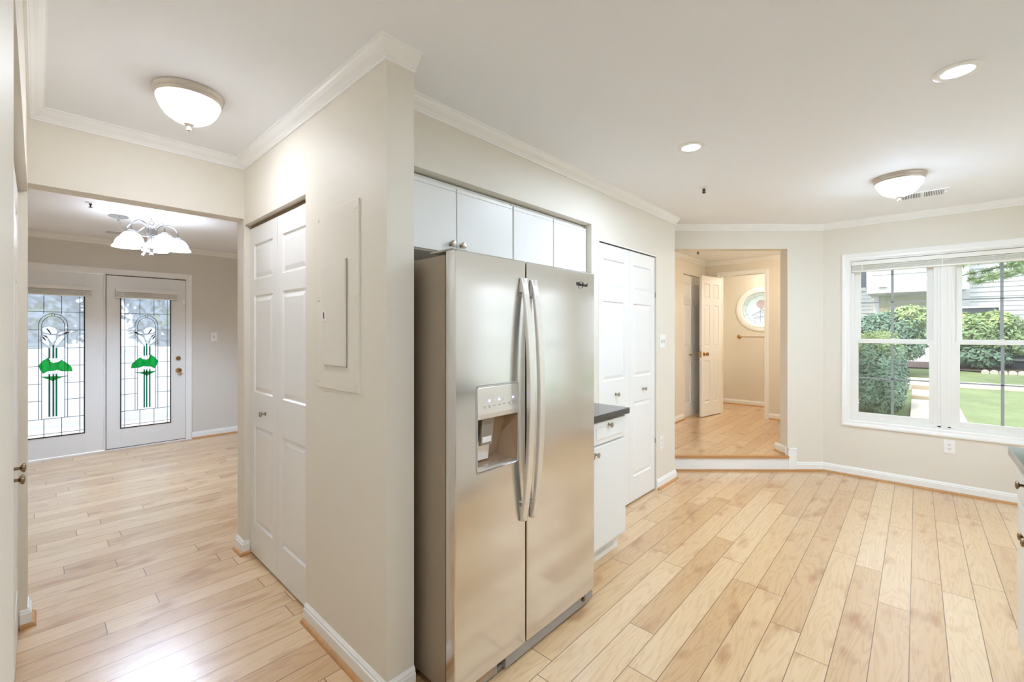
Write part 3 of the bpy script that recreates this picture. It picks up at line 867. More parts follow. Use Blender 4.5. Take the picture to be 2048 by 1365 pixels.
# ------------------------------------------------------------------ refrigerator (local x = along the front, -y = out)
fr = thing('refrigerator', 'tall stainless steel side-by-side refrigerator with water and ice dispenser, standing in the niche', 'refrigerator', (-1.2475, 1.044, 0), PI/2)
FW, FS, FG, FT = 0.9485, 0.3960, 0.4045, 1.719
b = MB(); b.box(0.012, FW-0.012, 0.126, 0.80, 0.03, FT-0.012, 0.006); b.box(0.36, FW-0.012, 0.072, 0.13, 0.03, FT-0.012); b.box(0.012, 0.10, 0.072, 0.13, 0.03, FT-0.012); b.box(0.10, 0.36, 0.072, 0.13, 1.21, FT-0.012); b.box(0.10, 0.36, 0.072, 0.13, 0.03, 0.852); obj('cabinet_body', b, 'fr_side', fr)
b = MB(); b.box(0.36, FW-0.02, 0.058, 0.073, 0.06, FT-0.02); b.box(0.02, 0.098, 0.058, 0.073, 0.06, FT-0.02); b.box(0.098, 0.36, 0.058, 0.073, 1.21, FT-0.02); b.box(0.098, 0.36, 0.058, 0.073, 0.06, 0.85); obj('door_gasket', b, 'black', fr)
def door_box(x0, x1, hole=None):
    b = MB()
    if hole is None:
        b.box(x0, x1, 0.0, 0.058, 0.062, FT, 0.010, 3)
        return b
    hx0, hx1, hz0, hz1 = hole
    xs = [x0, hx0, hx1, x1]; zs = [0.062, hz0, hz1, FT]
    for i in range(3):
        for k in range(3):
            if i == 1 and k == 1: continue
            b.poly([(xs[i], 0, zs[k]), (xs[i+1], 0, zs[k]), (xs[i+1], 0, zs[k+1]), (xs[i], 0, zs[k+1])])
            b.poly([(xs[i], .058, zs[k]), (xs[i+1], .058, zs[k]), (xs[i+1], .058, zs[k+1]), (xs[i], .058, zs[k+1])])
    b.poly([(hx0, 0, hz0), (hx1, 0, hz0), (hx1, .058, hz0), (hx0, .058, hz0)]); b.poly([(hx0, 0, hz1), (hx1, 0, hz1), (hx1, .058, hz1), (hx0, .058, hz1)])
    for hx in (hx0, hx1): b.poly([(hx, 0, hz0), (hx, 0, hz1), (hx, .058, hz1), (hx, .058, hz0)])
    for k in range(3):
        for x in (x0, x1): b.poly([(x, 0, zs[k]), (x, 0, zs[k+1]), (x, .058, zs[k+1]), (x, .058, zs[k])])
    for i in range(3):
        for z in (zs[0], zs[3]): b.poly([(xs[i], 0, z), (xs[i+1], 0, z), (xs[i+1], .058, z), (xs[i], .058, z)])
    bmesh.ops.remove_doubles(b.bm, verts=b.bm.verts, dist=1e-5)
    bmesh.ops.recalc_face_normals(b.bm, faces=b.bm.faces)
    es = []
    for e in b.bm.edges:
        p, q = e.verts[0].co, e.verts[1].co
        def on(v, x): return abs(v-x) < 1e-5
        if len(e.link_faces) == 2 and e.calc_face_angle(0) > 1.0 and any(on(p.x, x) and on(q.x, x) for x in (x0, x1)): es.append(e)
        elif len(e.link_faces) == 2 and e.calc_face_angle(0) > 1.0 and any(on(p.z, z) and on(q.z, z) for z in (0.062, FT)): es.append(e)
    bmesh.ops.bevel(b.bm, geom=es, offset=0.010, segments=3, profile=0.7, affect='EDGES')
    return b
HX0, HX1, HZ0, HZ1, HZM = 0.106, 0.346, 0.862, 1.201, 1.078
ld = obj('freezer_door', door_box(0.0, FS, (HX0, HX1, HZ0, HZ1)), 'steel', fr, smooth=True)
rd = obj('fridge_door', door_box(FG, FW), 'steel', fr, smooth=True)
def bow_handle(x0, x1, z0, z1, par):
    b = MB(); n = 28
    rings = []
    for i in range(n+1):
        t = i/n; z = z0+(z1-z0)*t
        o = 0.014+0.046*math.sin(PI*t)**0.75
        th = 0.012+0.006*math.sin(PI*t)
        e = 0.003
        rings.append([b.bm.verts.new(p) for p in ((x0+e, -o, z), (x1-e, -o, z), (x1, -o+e, z), (x1, -o+th, z), (x0, -o+th, z), (x0, -o+e, z))])
    for a, c in zip(rings, rings[1:]):
        for j in range(6):
            k = (j+1) % 6
            b.bm.faces.new((a[j], a[k], c[k], c[j]))
    b.bm.faces.new(rings[0]); b.bm.faces.new(rings[-1])
    for zz in (z0+0.03, z1-0.03): b.box(x0+0.006, x1-0.006, -0.02, 0.002, zz-0.03, zz+0.03, 0.003)
    for zz in (z0+0.075, z1-0.075): b.lathe([(0.006, 0.0), (0.006, -0.03)], ((x0+x1)/2, 0, zz), 'Y', 10)
    h = obj('handle', b, 'handle', par, smooth=True)
bow_handle(0.355, 0.389, 0.604, 1.643, ld)
bow_handle(0.422, 0.457, 0.599, 1.640, rd)
# dispenser
b = MB()
def rrect(x0, x1, z0, z1, r, n=6):
    pts = []
    for cx, cz, a0 in ((x1-r, z1-r, 0), (x0+r, z1-r, PI/2), (x0+r, z0+r, PI), (x1-r, z0+r, 1.5*PI)):
        for i in range(n+1):
            a = a0+PI/2*i/n; pts.append((cx+r*math.cos(a), cz+r*math.sin(a)))
    return pts
b.tube([(x, -0.001, z) for x, z in rrect(HX0+0.001, HX1-0.001, HZ0+0.001, HZ1-0.001, 0.013)], 0.0035, 6, True)
ds = obj('dispenser_frame', b, 'chrome', ld, smooth=True)
b = MB(); 
prof = [(HZM-0.004, 0.010), (HZM-0.010, 0.004), (HZM-0.006, -0.004), (HZM+0.012, -0.006), (HZM+0.05, -0.0035), (HZ1-0.008, -0.001), (HZ1-0.002, 0.002), (HZ1-0.002, 0.02), (HZM, 0.02)]
b.bm.faces.ensure_lookup_table()
A_ = [b.bm.verts.new((HX0+0.003, y, z)) for z, y in prof]; B_ = [b.bm.verts.new((HX1-0.003, y, z)) for z, y in prof]
b.bm.faces.new(A_); b.bm.faces.new(B_[::-1])
for i in range(len(prof)):
    j = (i+1) % len(prof); b.bm.faces.new((A_[i], B_[i], B_[j], A_[j]))
cp = obj('control_panel', b, 'handle', ld)
xsI = [0.145, 0.172, 0.200, 0.228, 0.256, 0.283, 0.310]
for i, x in enumerate(xsI):
    b = MB(); z = HZM+0.062
    lit = i in (1, 3, 6)
    b.lathe([(0.0046 if lit else 0.0032, -0.0052), (0.0044 if lit else 0.003, -0.0034)], (x, 0, z), 'Y', 12)
    obj('indicator_light', b, 'led' if lit else 'plate', cp)
    b = MB(); b.box(x-0.007, x+0.006, -0.0058, -0.0048, HZM+0.040, HZM+0.0425); b.box(x-0.004, x+0.004, -0.0058, -0.0048, HZM+0.035, HZM+0.037) if i < 2 else None
    obj('button_legend', b, 'grille', cp)
b = MB(); b.tube([(x, -0.0055, z) for x, z in rrect(0.288, 0.332, HZM+0.033, HZM+0.047, 0.003, 3)], 0.0006, 4, True); obj('button_outline', b, 'grille', cp)
b = MB()
# recess: sloped back, side walls, floor
yb0, yb1 = 0.115, 0.055
x0, x1 = HX0+0.002, HX1-0.002
b.poly([(x0, yb0*0.6, HZM), (x1, yb0*0.6, HZM), (x1-0.02, yb0, HZ0+0.02), (x0+0.02, yb0, HZ0+0.02)])
b.poly([(x0, 0.002, HZ0+0.002), (x0, 0.002, HZM), (x0, yb0*0.6, HZM), (x0+0.02, yb0, HZ0+0.02)])
b.poly([(x1, 0.002, HZ0+0.002), (x1, 0.002, HZM), (x1, yb0*0.6, HZM), (x1-0.02, yb0, HZ0+0.02)])
b.poly([(x0, 0.002, HZ0+0.002), (x1, 0.002, HZ0+0.002), (x1-0.02, yb0, HZ0+0.02), (x0+0.02, yb0, HZ0+0.02)])
b.poly([(x0, 0.0, HZM), (x1, 0, HZM), (x1, yb0*0.6, HZM), (x0, yb0*0.6, HZM)])
obj('recess', b, 'disp_in', ld)
b = MB()
def slantbox(b, x0, x1, ya, yb, za, zb, th):
    a = [(x0, ya, za), (x1, ya, za), (x1, yb, zb), (x0, yb, zb)]
    c = [(p[0], p[1]+th, p[2]) for p in a]
    b.poly(a); b.poly(c[::-1])
    for i in range(4):
        j = (i+1) % 4; b.poly([a[i], a[j], c[j], c[i]])
slantbox(b, 0.150, 0.235, 0.070, 0.045, 0.885, 1.072, 0.008)
obj('paddle_backing', b, 'handle', ld)
b = MB(); slantbox(b, 0.160, 0.226, 0.036, 0.024, 0.955, 1.068, 0.008); obj('ice_lever', b, 'disp_lever', ld)
b = MB(); slantbox(b, 0.168, 0.218, 0.0335, 0.0315, 0.966, 0.990, 0.004); obj('lever_pad', b, 'plate', ld)
b = MB(); b.box(x0+0.004, x1-0.004, 0.004, 0.075, HZ0+0.002, HZ0+0.008, 0.002); b.box(0.18, 0.27, 0.012, 0.05, HZ0+0.0085, HZ0+0.0095); obj('drip_tray', b, 'handle', ld)
# toe grille and hinge covers
b = MB(); b.box(0.03, 0.24, 0.020, 0.05, 0.008, 0.060, 0.003); b.box(0.28, FW-0.03, 0.010, 0.05, 0.008, 0.060, 0.004); b.box(0.0+0.03, FW-0.03, 0.03, 0.072, 0.006, 0.020, 0.002); b.box(FW-0.08, FW-0.012, 0.005, 0.06, 0.022, 0.060, 0.004)
gr = obj('toe_grille', b, 'grille', fr)
b = MB(); b.lathe([(0.010, 0.012), (0.010, -0.001), (0.008, -0.002)], (FW-0.10, 0.0, 0.045), 'Y', 12); obj('screw_cap', b, 'dnickel', gr)
b = MB(); b.box(0.24, 0.28, 0.055, 0.072, 0.020, 0.060); b.box(0.06, 0.22, 0.017, 0.021, 0.022, 0.054, 0.001); obj('grille_gap', b, 'disp_in', gr)
for x in (0.07, FW-0.07):
    for yf in (0.10, 0.74):
        b = MB(); b.lathe([(0.016, 0.0), (0.018, 0.006), (0.012, 0.012), (0.012, 0.035)], (x, yf, 0), 'Z', 14); obj('leveling_foot', b, 'black', fr)
for x0, x1 in ((0.005, 0.075), (FW-0.075, FW-0.005)):
    b = MB(); b.box(x0, x1, 0.02, 0.16, FT-0.001, FT+0.007, 0.003); obj('hinge_cover', b, 'grille', fr)
# emblem
def text(name, body, size, m, parent, loc, rot, ext=0.0008, sx=1.0, shear=0.0, align='CENTER'):
    cu = bpy.data.curves.new(name, 'FONT'); cu.body = body; cu.size = size; cu.extrude = ext; cu.align_x = align; cu.align_y = 'CENTER'; cu.shear = shear
    o = bpy.data.objects.new(name+'_tmp', cu); S.collection.objects.link(o)
    dg_ = bpy.context.evaluated_depsgraph_get()
    me = bpy.data.meshes.new_from_object(o.evaluated_get(dg_))
    bpy.data.objects.remove(o, do_unlink=True)
    me.materials.clear(); me.materials.append(M[m])
    t = bpy.data.objects.new(name, me); S.collection.objects.link(t)
    t.parent = parent; t.location = loc; t.rotation_euler = rot; t.scale = (sx, 1, 1)
    return t
text('emblem_lettering', 'Whirlpool', 0.026, 'logo', rd, (0.828, -0.0012, 1.652), (PI/2, 0, 0), sx=0.92, shear=0.25)
b = MB(); b.tube([(0.820+0.024*math.cos(a)+0.006*math.sin(a), -0.001, 1.650+0.017*math.sin(a)) for a in [0.4+5.3*i/20 for i in range(21)]], 0.0008, 5); obj('emblem_swoosh', b, 'logo', rd)

# ------------------------------------------------------------------ cabinets
def cab_knob(p, x, z, m='nickel', y=0.0, r=0.015):
    obj('knob', knob_mesh((x, y, z), r, 0.028), m, p, smooth=True)
def upper(lab, y0, splits, y1, knobs):
    r = thing('wall_cabinet', lab, 'cabinet', (-1.752, y0, 0), PI/2, None)
    L = y1-y0
    b = MB(); b.box(0, L, 0.020, 0.38, 1.812, 2.176, 0.001); obj('cabinet_box', b, 'cabinet', r)
    e = [0.0]+[s-y0 for s in splits]+[L]
    for i in range(len(e)-1):
        b = MB(); b.box(e[i]+0.004, e[i+1]-0.004, 0.0, 0.019, 1.818, 2.135, 0.002); b.box(e[i]+0.004, e[i+1]-0.004, 0.0005, 0.019, 2.1365, 2.154, 0.001)
        dd = obj('door', b, 'cabinet', r)
        if knobs[i] is not None: obj('knob', knob_mesh((knobs[i]-y0, 0, 1.862), 0.017, 0.03), 'nickel', dd, smooth=True)
    return r
upper('white two-door cabinet above the left half of the refrigerator, with two round knobs', 1.022, [1.475], 1.906, [1.436, 1.505])
upper('white two-door cabinet above the right half of the refrigerator, next to the pantry wall', 1.912, [2.300], 2.688, [None, None])
def base_cabinet(name_lab, loc, rot, L, fronts, depth=0.6, toe=0.055):
    """fronts: list of (kind, x0, x1, z0, z1, knob_x, knob_z)"""
    r = thing('base_cabinet', name_lab, 'cabinet', loc, rot)
    b = MB(); b.box(0, L, 0.020, depth, 0.10, 0.882, 0.001); b.box(0.0, L, 0.02+toe, depth, 0.0, 0.10); obj('cabinet_box', b, 'cabinet', r)
    b = MB(); b.box(0.0, L, 0.006+toe, 0.02+toe, 0.0, 0.030, 0.005); obj('toe_molding', b, 'trim', r)
    for kind, x0, x1, z0, z1, kx, kz in fronts:
        b = MB(); b.box(x0, x1, 0.0, 0.019, z0, z1, 0.004)
        if kind == 'drawer':
            b.box(x0+0.035, x1-0.035, -0.0035, 0.001, z0+0.028, z1-0.028, 0.003)
        d = obj(kind, b, 'cabinet', r)
        if kx is not None:
            obj('knob', knob_mesh((kx, 0, kz), 0.016, 0.03), KN, d, smooth=True)
    return r
KN = 'nickel'
base_cabinet('white base cabinet between the refrigerator and the pantry door', (-1.388, 2.001, 0), PI/2, 0.594,
             [('drawer', 0.197, 0.590, 0.742, 0.872, 0.375, 0.845), ('drawer', 0.004, 0.191, 0.742, 0.872, None, None),
              ('door', 0.197, 0.590, 0.122, 0.728, 0.222, 0.690), ('door', 0.004, 0.191, 0.122, 0.728, 0.166, 0.690)], depth=0.72)
b = MB(); b.box(0.0, 0.612, -0.018, 0.74, 0.884, 0.922, 0.004)
tag(obj('countertop', b, 'granite', loc=(-1.388, 2.000, 0), rotz=PI/2), 'short dark granite countertop between the refrigerator and the pantry door', 'countertop')
KN = 'dnickel'
yy = 2.815
labs = ['white base cabinet with bronze knobs at the right edge, nearest the window', 'second white base cabinet from the window along the right edge, mostly outside the view', 'third white base cabinet from the peninsula end, nearest the camera', 'white base cabinet behind the camera on the right side']
for i, wd in enumerate((0.62, 0.9, 0.9, 0.9)):
    base_cabinet(labs[i], (0.312, yy, 0), -PI/2, wd-0.002,
                 [('drawer', 0.004, wd-0.006, 0.712, 0.868, wd/2-0.09, 0.815), ('door', 0.004, wd/2-0.002, 0.115, 0.700, wd/2-0.04, 0.632), ('door', wd/2+0.002, wd-0.006, 0.115, 0.700, wd/2+0.03, 0.632)], depth=0.69)
    yy -= wd
b = MB(); b.box(-0.022, 3.33, -0.024, XR-0.312-0.003, 0.884, 0.920, 0.004)
tag(obj('countertop', b, 'granite', loc=(0.312, 2.815, 0), rotz=-PI/2), 'long polished stone countertop along the right edge of the view', 'countertop')

# ------------------------------------------------------------------ wall plates, breaker panel
def outlet(loc, rot, lab, w=0.072, h=0.118):
    r = thing('wall_outlet', lab, 'outlet', loc, rot)
    b = MB(); b.box(-w/2, w/2, -0.006, 0.0, -h/2, h/2, 0.003); obj('cover_plate', b, 'plate', r)
    for dz in (0.0195, -0.0195):
        b = MB(); b.prism([(0.0165*math.copysign(min(1, abs(1.25*math.cos(a))), math.cos(a)), dz+0.0145*math.sin(a)) for a in [2*PI*i/24 for i in range(24)]], -0.0085, -0.005)
        f = obj('receptacle', b, 'plate', r)
        b = MB(); b.box(-0.008, -0.0055, -0.0092, -0.0084, dz-0.001, dz+0.008); b.box(0.0055, 0.008, -0.0092, -0.0084, dz-0.001, dz+0.007); b.lathe([(0.0028, -0.0092), (0.0028, -0.0084)], (0, 0, dz-0.0075), 'Y', 10)
        obj('slot', b, 'slot', f)
    return r
outlet((0.2085, W, 0.405), 0, 'white duplex outlet low on the wall under the kitchen double window')
outlet((XA, 3.853, 0.405), PI/2, 'white duplex outlet low on the wall right of the pantry door')
def switch(loc, rot, lab, gangs, rocker, h=0.118):
    w = 0.072 if gangs == 1 else 0.118
    r = thing('light_switch', lab, 'switch', loc, rot)
    b = MB(); b.box(-w/2, w/2, -0.006, 0.0, -h/2, h/2, 0.003); obj('cover_plate', b, 'plate', r)
    for i in range(gangs):
        x = (i-(gangs-1)/2)*0.046
        if rocker:
            b = MB(); b.box(x-0.016, x+0.016, -0.010, -0.005, -0.033, 0.033, 0.002); obj('rocker', b, 'plate', r)
        else:
            b = MB(); b.box(x-0.006, x+0.006, -0.0068, -0.0055, -0.013, 0.013); obj('toggle_slot', b, 'slot', r)
            b = MB(); slantbox(b, x-0.004, x+0.004, -0.018, -0.007, 0.010, -0.004, 0.006); obj('toggle', b, 'plate', r)
    return r
switch((XA, 3.881, 1.325), PI/2, 'white double light switch right of the pantry door', 2, False, 0.124)
switch((DY, 1.634, 1.344), PI/2, 'white single light switch right of the stained glass doors', 1, False)
bp_ = thing('breaker_panel', 'cream painted electrical breaker panel cover on the hall wall between closet and corner', 'breaker panel', (-2.059, BH, 1.160), 0)
b = MB(); b.box(0, 0.389, -0.008, 0.0, 0, 0.800, 0.002); cv = obj('cover', b, 'panel', bp_)
b = MB(); b.box(0.0805, 0.2955, -0.0090, -0.0075, 0.1025, 0.5635, 0.0003); obj('door_gap', b, 'cab_in', bp_)
b = MB(); b.box(0.082, 0.294, -0.019, -0.0085, 0.104, 0.562, 0.007); dr = obj('panel_door', b, 'panel', bp_)
b = MB(); b.box(0.086, 0.122, -0.022, -0.015, 0.300, 0.352, 0.003); lt = obj('latch', b, 'plate', bp_)
b = MB(); b.box(0.099, 0.108, -0.0235, -0.0215, 0.312, 0.340); obj('latch_label', b, 'red', lt)
for x, z in ((0.02, 0.765), (0.369, 0.765), (0.02, 0.40), (0.369, 0.40), (0.02, 0.03), (0.369, 0.03)):
    b = MB(); b.lathe([(0.0075, -0.0075), (0.007, -0.011), (0.003, -0.0125), (0.0005, -0.0125)], (x, 0, z), 'Y', 14); obj('screw', b, 'panel', bp_, smooth=True)

# ------------------------------------------------------------------ ceiling lights
def dome_light(loc, lab, R, gm):
    r = thing('ceiling_light', lab, 'ceiling light', loc, 0, None)
    b = MB(); b.lathe([(R*0.95, 0.0), (R, -0.002), (R, -0.007), (R*0.99, -0.010), (R*0.965, -0.015), (R*0.95, -0.024), (R*0.955, -0.028), (R*0.935, -0.031), (R*0.93, -0.036), (R*0.91, -0.039), (R*0.885, -0.035), (R*0.87, -0.01)], n=64, cap=False)
    obj('rim', b, 'fixture', r, smooth=True)
    b = MB(); n = 240; prof = [(0.90, -0.033), (0.895, -0.044), (0.85, -0.062), (0.77, -0.084), (0.64, -0.106), (0.46, -0.124), (0.27, -0.136), (0.10, -0.142)]
    rings = []
    for k, (q, z) in enumerate(prof):
        ring = []
        for i in range(n):
            a = 2*PI*i/n
            m_ = 1+(0.008*math.cos(a*60) if k > 0 else 0)
            ring.append(b.bm.verts.new((R*q*m_*math.cos(a), R*q*m_*math.sin(a), z)))
        rings.append(ring)
    for a, c in zip(rings, rings[1:]):
        for i in range(n):
            j = (i+1) % n; b.bm.faces.new((a[i], a[j], c[j], c[i]))
    b.bm.faces.new(rings[-1])
    obj('glass_bowl', b, gm, r, smooth=True)
    b = MB(); b.lathe([(0.020, -0.139), (0.021, -0.143), (0.012, -0.149), (0.006, -0.152), (0.006, -0.157), (0.010, -0.163), (0.009, -0.169), (0.0005, -0.173)], n=20); obj('finial', b, 'fixture', r, smooth=True)
    return r
dome_light((-2.43, 0.469, ZC), 'flush dome ceiling light with ribbed frosted glass in the hall by the breaker panel', 0.135, 'dome')
dome_light((-0.091, 4.09, ZC), 'flush dome ceiling light with frosted glass near the kitchen window', 0.145, 'dome_k')
def can_light(loc, lab):
    r = thing('recessed_light', lab, 'recessed light', loc, 0, None)
    b = MB(); b.lathe([(0.078, 0.0), (0.079, -0.003), (0.074, -0.006), (0.042, -0.0045), (0.036, -0.001), (0.036, 0.0)], n=48, cap=False); obj('trim_ring', b, 'plate', r, smooth=True)
    b = MB(); b.lathe([(0.036, -0.0012), (0.0005, -0.0012)], n=40, cap=False); obj('lens', b, 'spot', r)
    return r
can_light((0.124, 2.593, ZC), 'round white recessed ceiling light above the right side of the kitchen, the nearer one')
can_light((-0.975, 2.605, ZC), 'round white recessed ceiling light in front of the refrigerator, the farther one')
can_light((0.124, 0.70, ZC), 'added recessed light over the right counter beside the camera, out of view, to brighten the kitchen')  # extra lamp added out of view to brighten the kitchen
can_light((0.124, -1.0, ZC), 'added recessed light behind the camera, out of view, to brighten the kitchen')  # another added lamp, unseen behind the camera, for more even light
def vent(name, loc, rot, lab, L=0.30, Wd=0.20, n=26):
    r = thing(name, lab, 'vent', loc, rot)
    b = MB(); b.box(-L/2, L/2, -Wd/2, Wd/2, -0.004, 0.0, 0.002); obj('frame', b, 'ceiling', r)
    b = MB(); b.box(-L/2+0.018, L/2-0.035, -Wd/2+0.026, Wd/2-0.026, -0.0048, -0.0038); obj('duct_opening', b, 'slot', r)
    b = MB()
    for i in range(n):
        x = -L/2+0.018+(L-0.053)*(i+0.5)/n
        w_ = 0.0026 if i != n//2 else 0.009
        b.box(x-w_, x+w_, -Wd/2+0.024, Wd/2-0.024, -0.007, -0.0045)
    b.box(L/2-0.026, L/2-0.014, -0.003, 0.003, -0.010, -0.004)
    obj('louver', b, 'ceiling', r)
vent('ceiling_vent', (0.035, 4.735, ZC), 0.0, 'white slotted ceiling vent beside the kitchen dome light')
vent('ceiling_vent', (-6.43, 0.64, ZC), PI/2, 'white slotted ceiling vent behind the chandelier')
def sprinkler(loc, lab):
    r = thing('fire_sprinkler', lab, 'sprinkler', loc)
    b = MB(); b.lathe([(0.034, 0.0), (0.033, -0.003), (0.018, -0.008), (0.012, -0.010)], n=24); obj('escutcheon', b, 'plate', r, smooth=True)
    b = MB(); b.lathe([(0.010, -0.008), (0.010, -0.018), (0.006, -0.020), (0.004, -0.036), (0.013, -0.038), (0.013, -0.041)], n=14)
    b.tube([(-0.009, 0, -0.018), (-0.012, 0, -0.028), (-0.004, 0, -0.037)], 0.002, 6); b.tube([(0.009, 0, -0.018), (0.012, 0, -0.028), (0.004, 0, -0.037)], 0.002, 6)
    obj('head', b, 'slot', r)
sprinkler((-1.176, 3.401, ZC), 'small ceiling sprinkler in the kitchen between the recessed light and the pantry')
sprinkler((-2.164, 6.035, ZC), 'small ceiling sprinkler in the raised hall past the diagonal opening')
sprinkler((-5.095, 0.306, ZC), 'small ceiling sprinkler in the dining room left of the chandelier')

# chandelier
ch = thing('chandelier', 'silver five-arm chandelier with white glass shades swagged in the dining room', 'chandelier', (-5.204, 0.72, ZC))
cx_, cy_ = -5.499+5.204, 0.52-0.72
b = MB(); b.lathe([(0.075, 0.0), (0.074, -0.006), (0.060, -0.012), (0.025, -0.024), (0.010, -0.030), (0.008, -0.045), (0.0005, -0.046)], (cx_, cy_, 0), n=28); obj('canopy', b, 'chrome', ch, smooth=True)
def links(b, pts, r=0.0016, s=0.012):
    P = [Vector(p) for p in pts]
    for i in range(len(P)-1):
        c = (P[i]+P[i+1])/2; d = (P[i+1]-P[i]).normalized(); up = Vector((0, 0, 1)) if abs(d.z) < 0.8 else Vector((1, 0, 0))
        sd_ = d.cross(up).normalized(); u2 = sd_.cross(d).normalized(); w = sd_ if i % 2 else u2
        b.tube([c+d*(s*0.95*math.cos(a))+w*(s*0.45*math.sin(a)) for a in [2*PI*k/10 for k in range(10)]], r, 5, True)
b = MB()
pts = []
for i in range(19):
    t = i/18; pts.append((cx_*(1-t), cy_*(1-t), -0.046-0.13*4*t*(1-t)*(0.9)+0.02*t))
links(b, pts, 0.0018, 0.014)
links(b, [(0, 0, -0.02-0.012*i) for i in range(5)], 0.0022, 0.012)
b.tube([(0.012*math.cos(a), 0, -0.022+0.012*math.sin(a)) for a in [2*PI*k/12 for k in range(12)]], 0.0025, 6, True)
b.tube([(0.0, 0.018*math.cos(a), -0.075+0.020*math.sin(a)) for a in [2*PI*k/14 for k in range(14)]], 0.003, 6, True)
obj('chain', b, 'chrome', ch)
b = MB(); b.lathe([(0.006, -0.092), (0.010, -0.100), (0.030, -0.108), (0.038, -0.125), (0.036, -0.132), (0.030, -0.136), (0.030, -0.195), (0.036, -0.200), (0.036, -0.210), (0.027, -0.216), (0.027, -0.300), (0.034, -0.306), (0.034, -0.318), (0.016, -0.326), (0.012, -0.350), (0.010, -0.362), (0.014, -0.372), (0.0005, -0.386)], n=28)
obj('column', b, 'chrome', ch, smooth=True)
b = MB()
ex = [(-0.16, -0.02, -0.300), (-0.15, -0.03, -0.335), (-0.13, -0.04, -0.350), (-0.11, -0.05, -0.358), (-0.09, -0.05, -0.372), (-0.07, -0.05, -0.376), (-0.055, -0.045, -0.362), (-0.05, -0.035, -0.335), (-0.04, -0.02, -0.318)]
links(b, ex, 0.003, 0.016); obj('loose_chain', b, 'chrome', ch)
for k in range(5):
    a = math.radians(20+72*k); ca, sa = math.cos(a), math.sin(a)
    def Q(r, z): return (r*ca, r*sa, z)
    b = MB(); pts = []
    for i in range(17):
        t = i/16; an = PI*(1-t)
        pts.append(Q(0.116+0.082*math.cos(an), -0.155+0.075*math.sin(an)))
    pts = [Q(0.034, -0.185)]+pts+[Q(0.198, -0.19)]
    b.tube(pts, 0.007, 8); b.tube([Q(0.034, -0.205), Q(0.10, -0.195), Q(0.15, -0.185), Q(0.192, -0.196)], 0.004, 6)
    obj('arm', b, 'chrome', ch, smooth=True)
    b = MB(); b.lathe([(0.008, -0.180), (0.028, -0.192), (0.034, -0.200), (0.034, -0.207), (0.020, -0.208)], Q(0.198, 0), n=24); obj('shade_holder', b, 'chrome', ch, smooth=True)
    b = MB(); b.lathe([(0.026, -0.203), (0.044, -0.210), (0.066, -0.230), (0.081, -0.256), (0.088, -0.284), (0.092, -0.290), (0.105, -0.308), (0.103, -0.311), (0.089, -0.294), (0.077, -0.262), (0.062, -0.235), (0.042, -0.214), (0.024, -0.207)], Q(0.198, 0), n=40, cap=False)
    sh = obj('glass_shade', b, 'shade', ch, smooth=True)
    b = MB(); b.lathe([(0.012, -0.214), (0.014, -0.225), (0.026, -0.243), (0.028, -0.256), (0.020, -0.272), (0.0005, -0.279)], Q(0.198, 0), n=18); obj('bulb', b, 'bulb', ch, smooth=True)

# ------------------------------------------------------------------ powder room: round stained glass window, towel bar, toilet
w4 = setting('window_4', (RCX, 8.235, RCZ), 0)
b = MB(); b.lathe([(RR, 0.03), (RR, -0.002), (RR+0.008, -0.010), (RR+0.020, -0.012), (RR+0.026, -0.006), (RR+0.034, -0.016), (RR+0.070, -0.020), (RR+0.082, -0.014), (RR+0.088, 0.0)], axis='Y', n=72, cap=False); obj('round_casing', b, 'trim', w4, smooth=True)
b = MB(); b.lathe([(RR+0.018, 0.03), (RR+0.018, 0.038), (RR-0.008, 0.038), (RR-0.008, 0.03), (RR+0.018, 0.03)], axis='Y', n=64, cap=False); obj('sash_ring', b, 'vinyl', w4, smooth=True)
b = MB(); b.lathe([(RR, 0.046), (0.0005, 0.046)], axis='Y', n=64, cap=False); g4 = obj('glass_pane', b, 'art_white', w4)
lead = MB()
def ln(pts, r=0.0016): lead.tube([(x*RR, 0.042, z*RR) for x, z in pts], r, 5)
ln([(0.985*math.cos(a), 0.985*math.sin(a)) for a in [2*PI*i/48 for i in range(49)]], 0.004)
for k in range(8):
    a0 = PI/8+k*PI/4
    ln([(0.74*math.cos(a0+PI/4*i/8)*(1+0.10*math.sin(PI*i/8)), 0.74*math.sin(a0+PI/4*i/8)*(1+0.10*math.sin(PI*i/8))) for i in range(9)])
    ln([(0.74*math.cos(a0), 0.74*math.sin(a0)), (0.98*math.cos(a0), 0.98*math.sin(a0))])
rose = [(-0.22, 0.40), (-0.10, 0.52), (0.06, 0.56), (0.20, 0.48), (0.28, 0.34), (0.22, 0.18), (0.08, 0.08), (-0.08, 0.10), (-0.20, 0.22)]
g = MB(); g.prism([(x*RR, z*RR) for x, z in rose], 0.039, 0.0445); obj('rose_petal', g, 'art_pink', g4)
ln(rose+[rose[0]], 0.002); ln([(-0.10, 0.52), (-0.04, 0.30), (0.08, 0.08)]); ln([(0.20, 0.48), (0.06, 0.34), (-0.08, 0.10)]); ln([(-0.22, 0.40), (0.0, 0.36), (0.28, 0.34)]); ln([(-0.04, 0.56), (0.08, 0.42), (0.22, 0.18)])
ln([(0.0, 0.08), (-0.03, -0.20), (-0.02, -0.75)], 0.003)
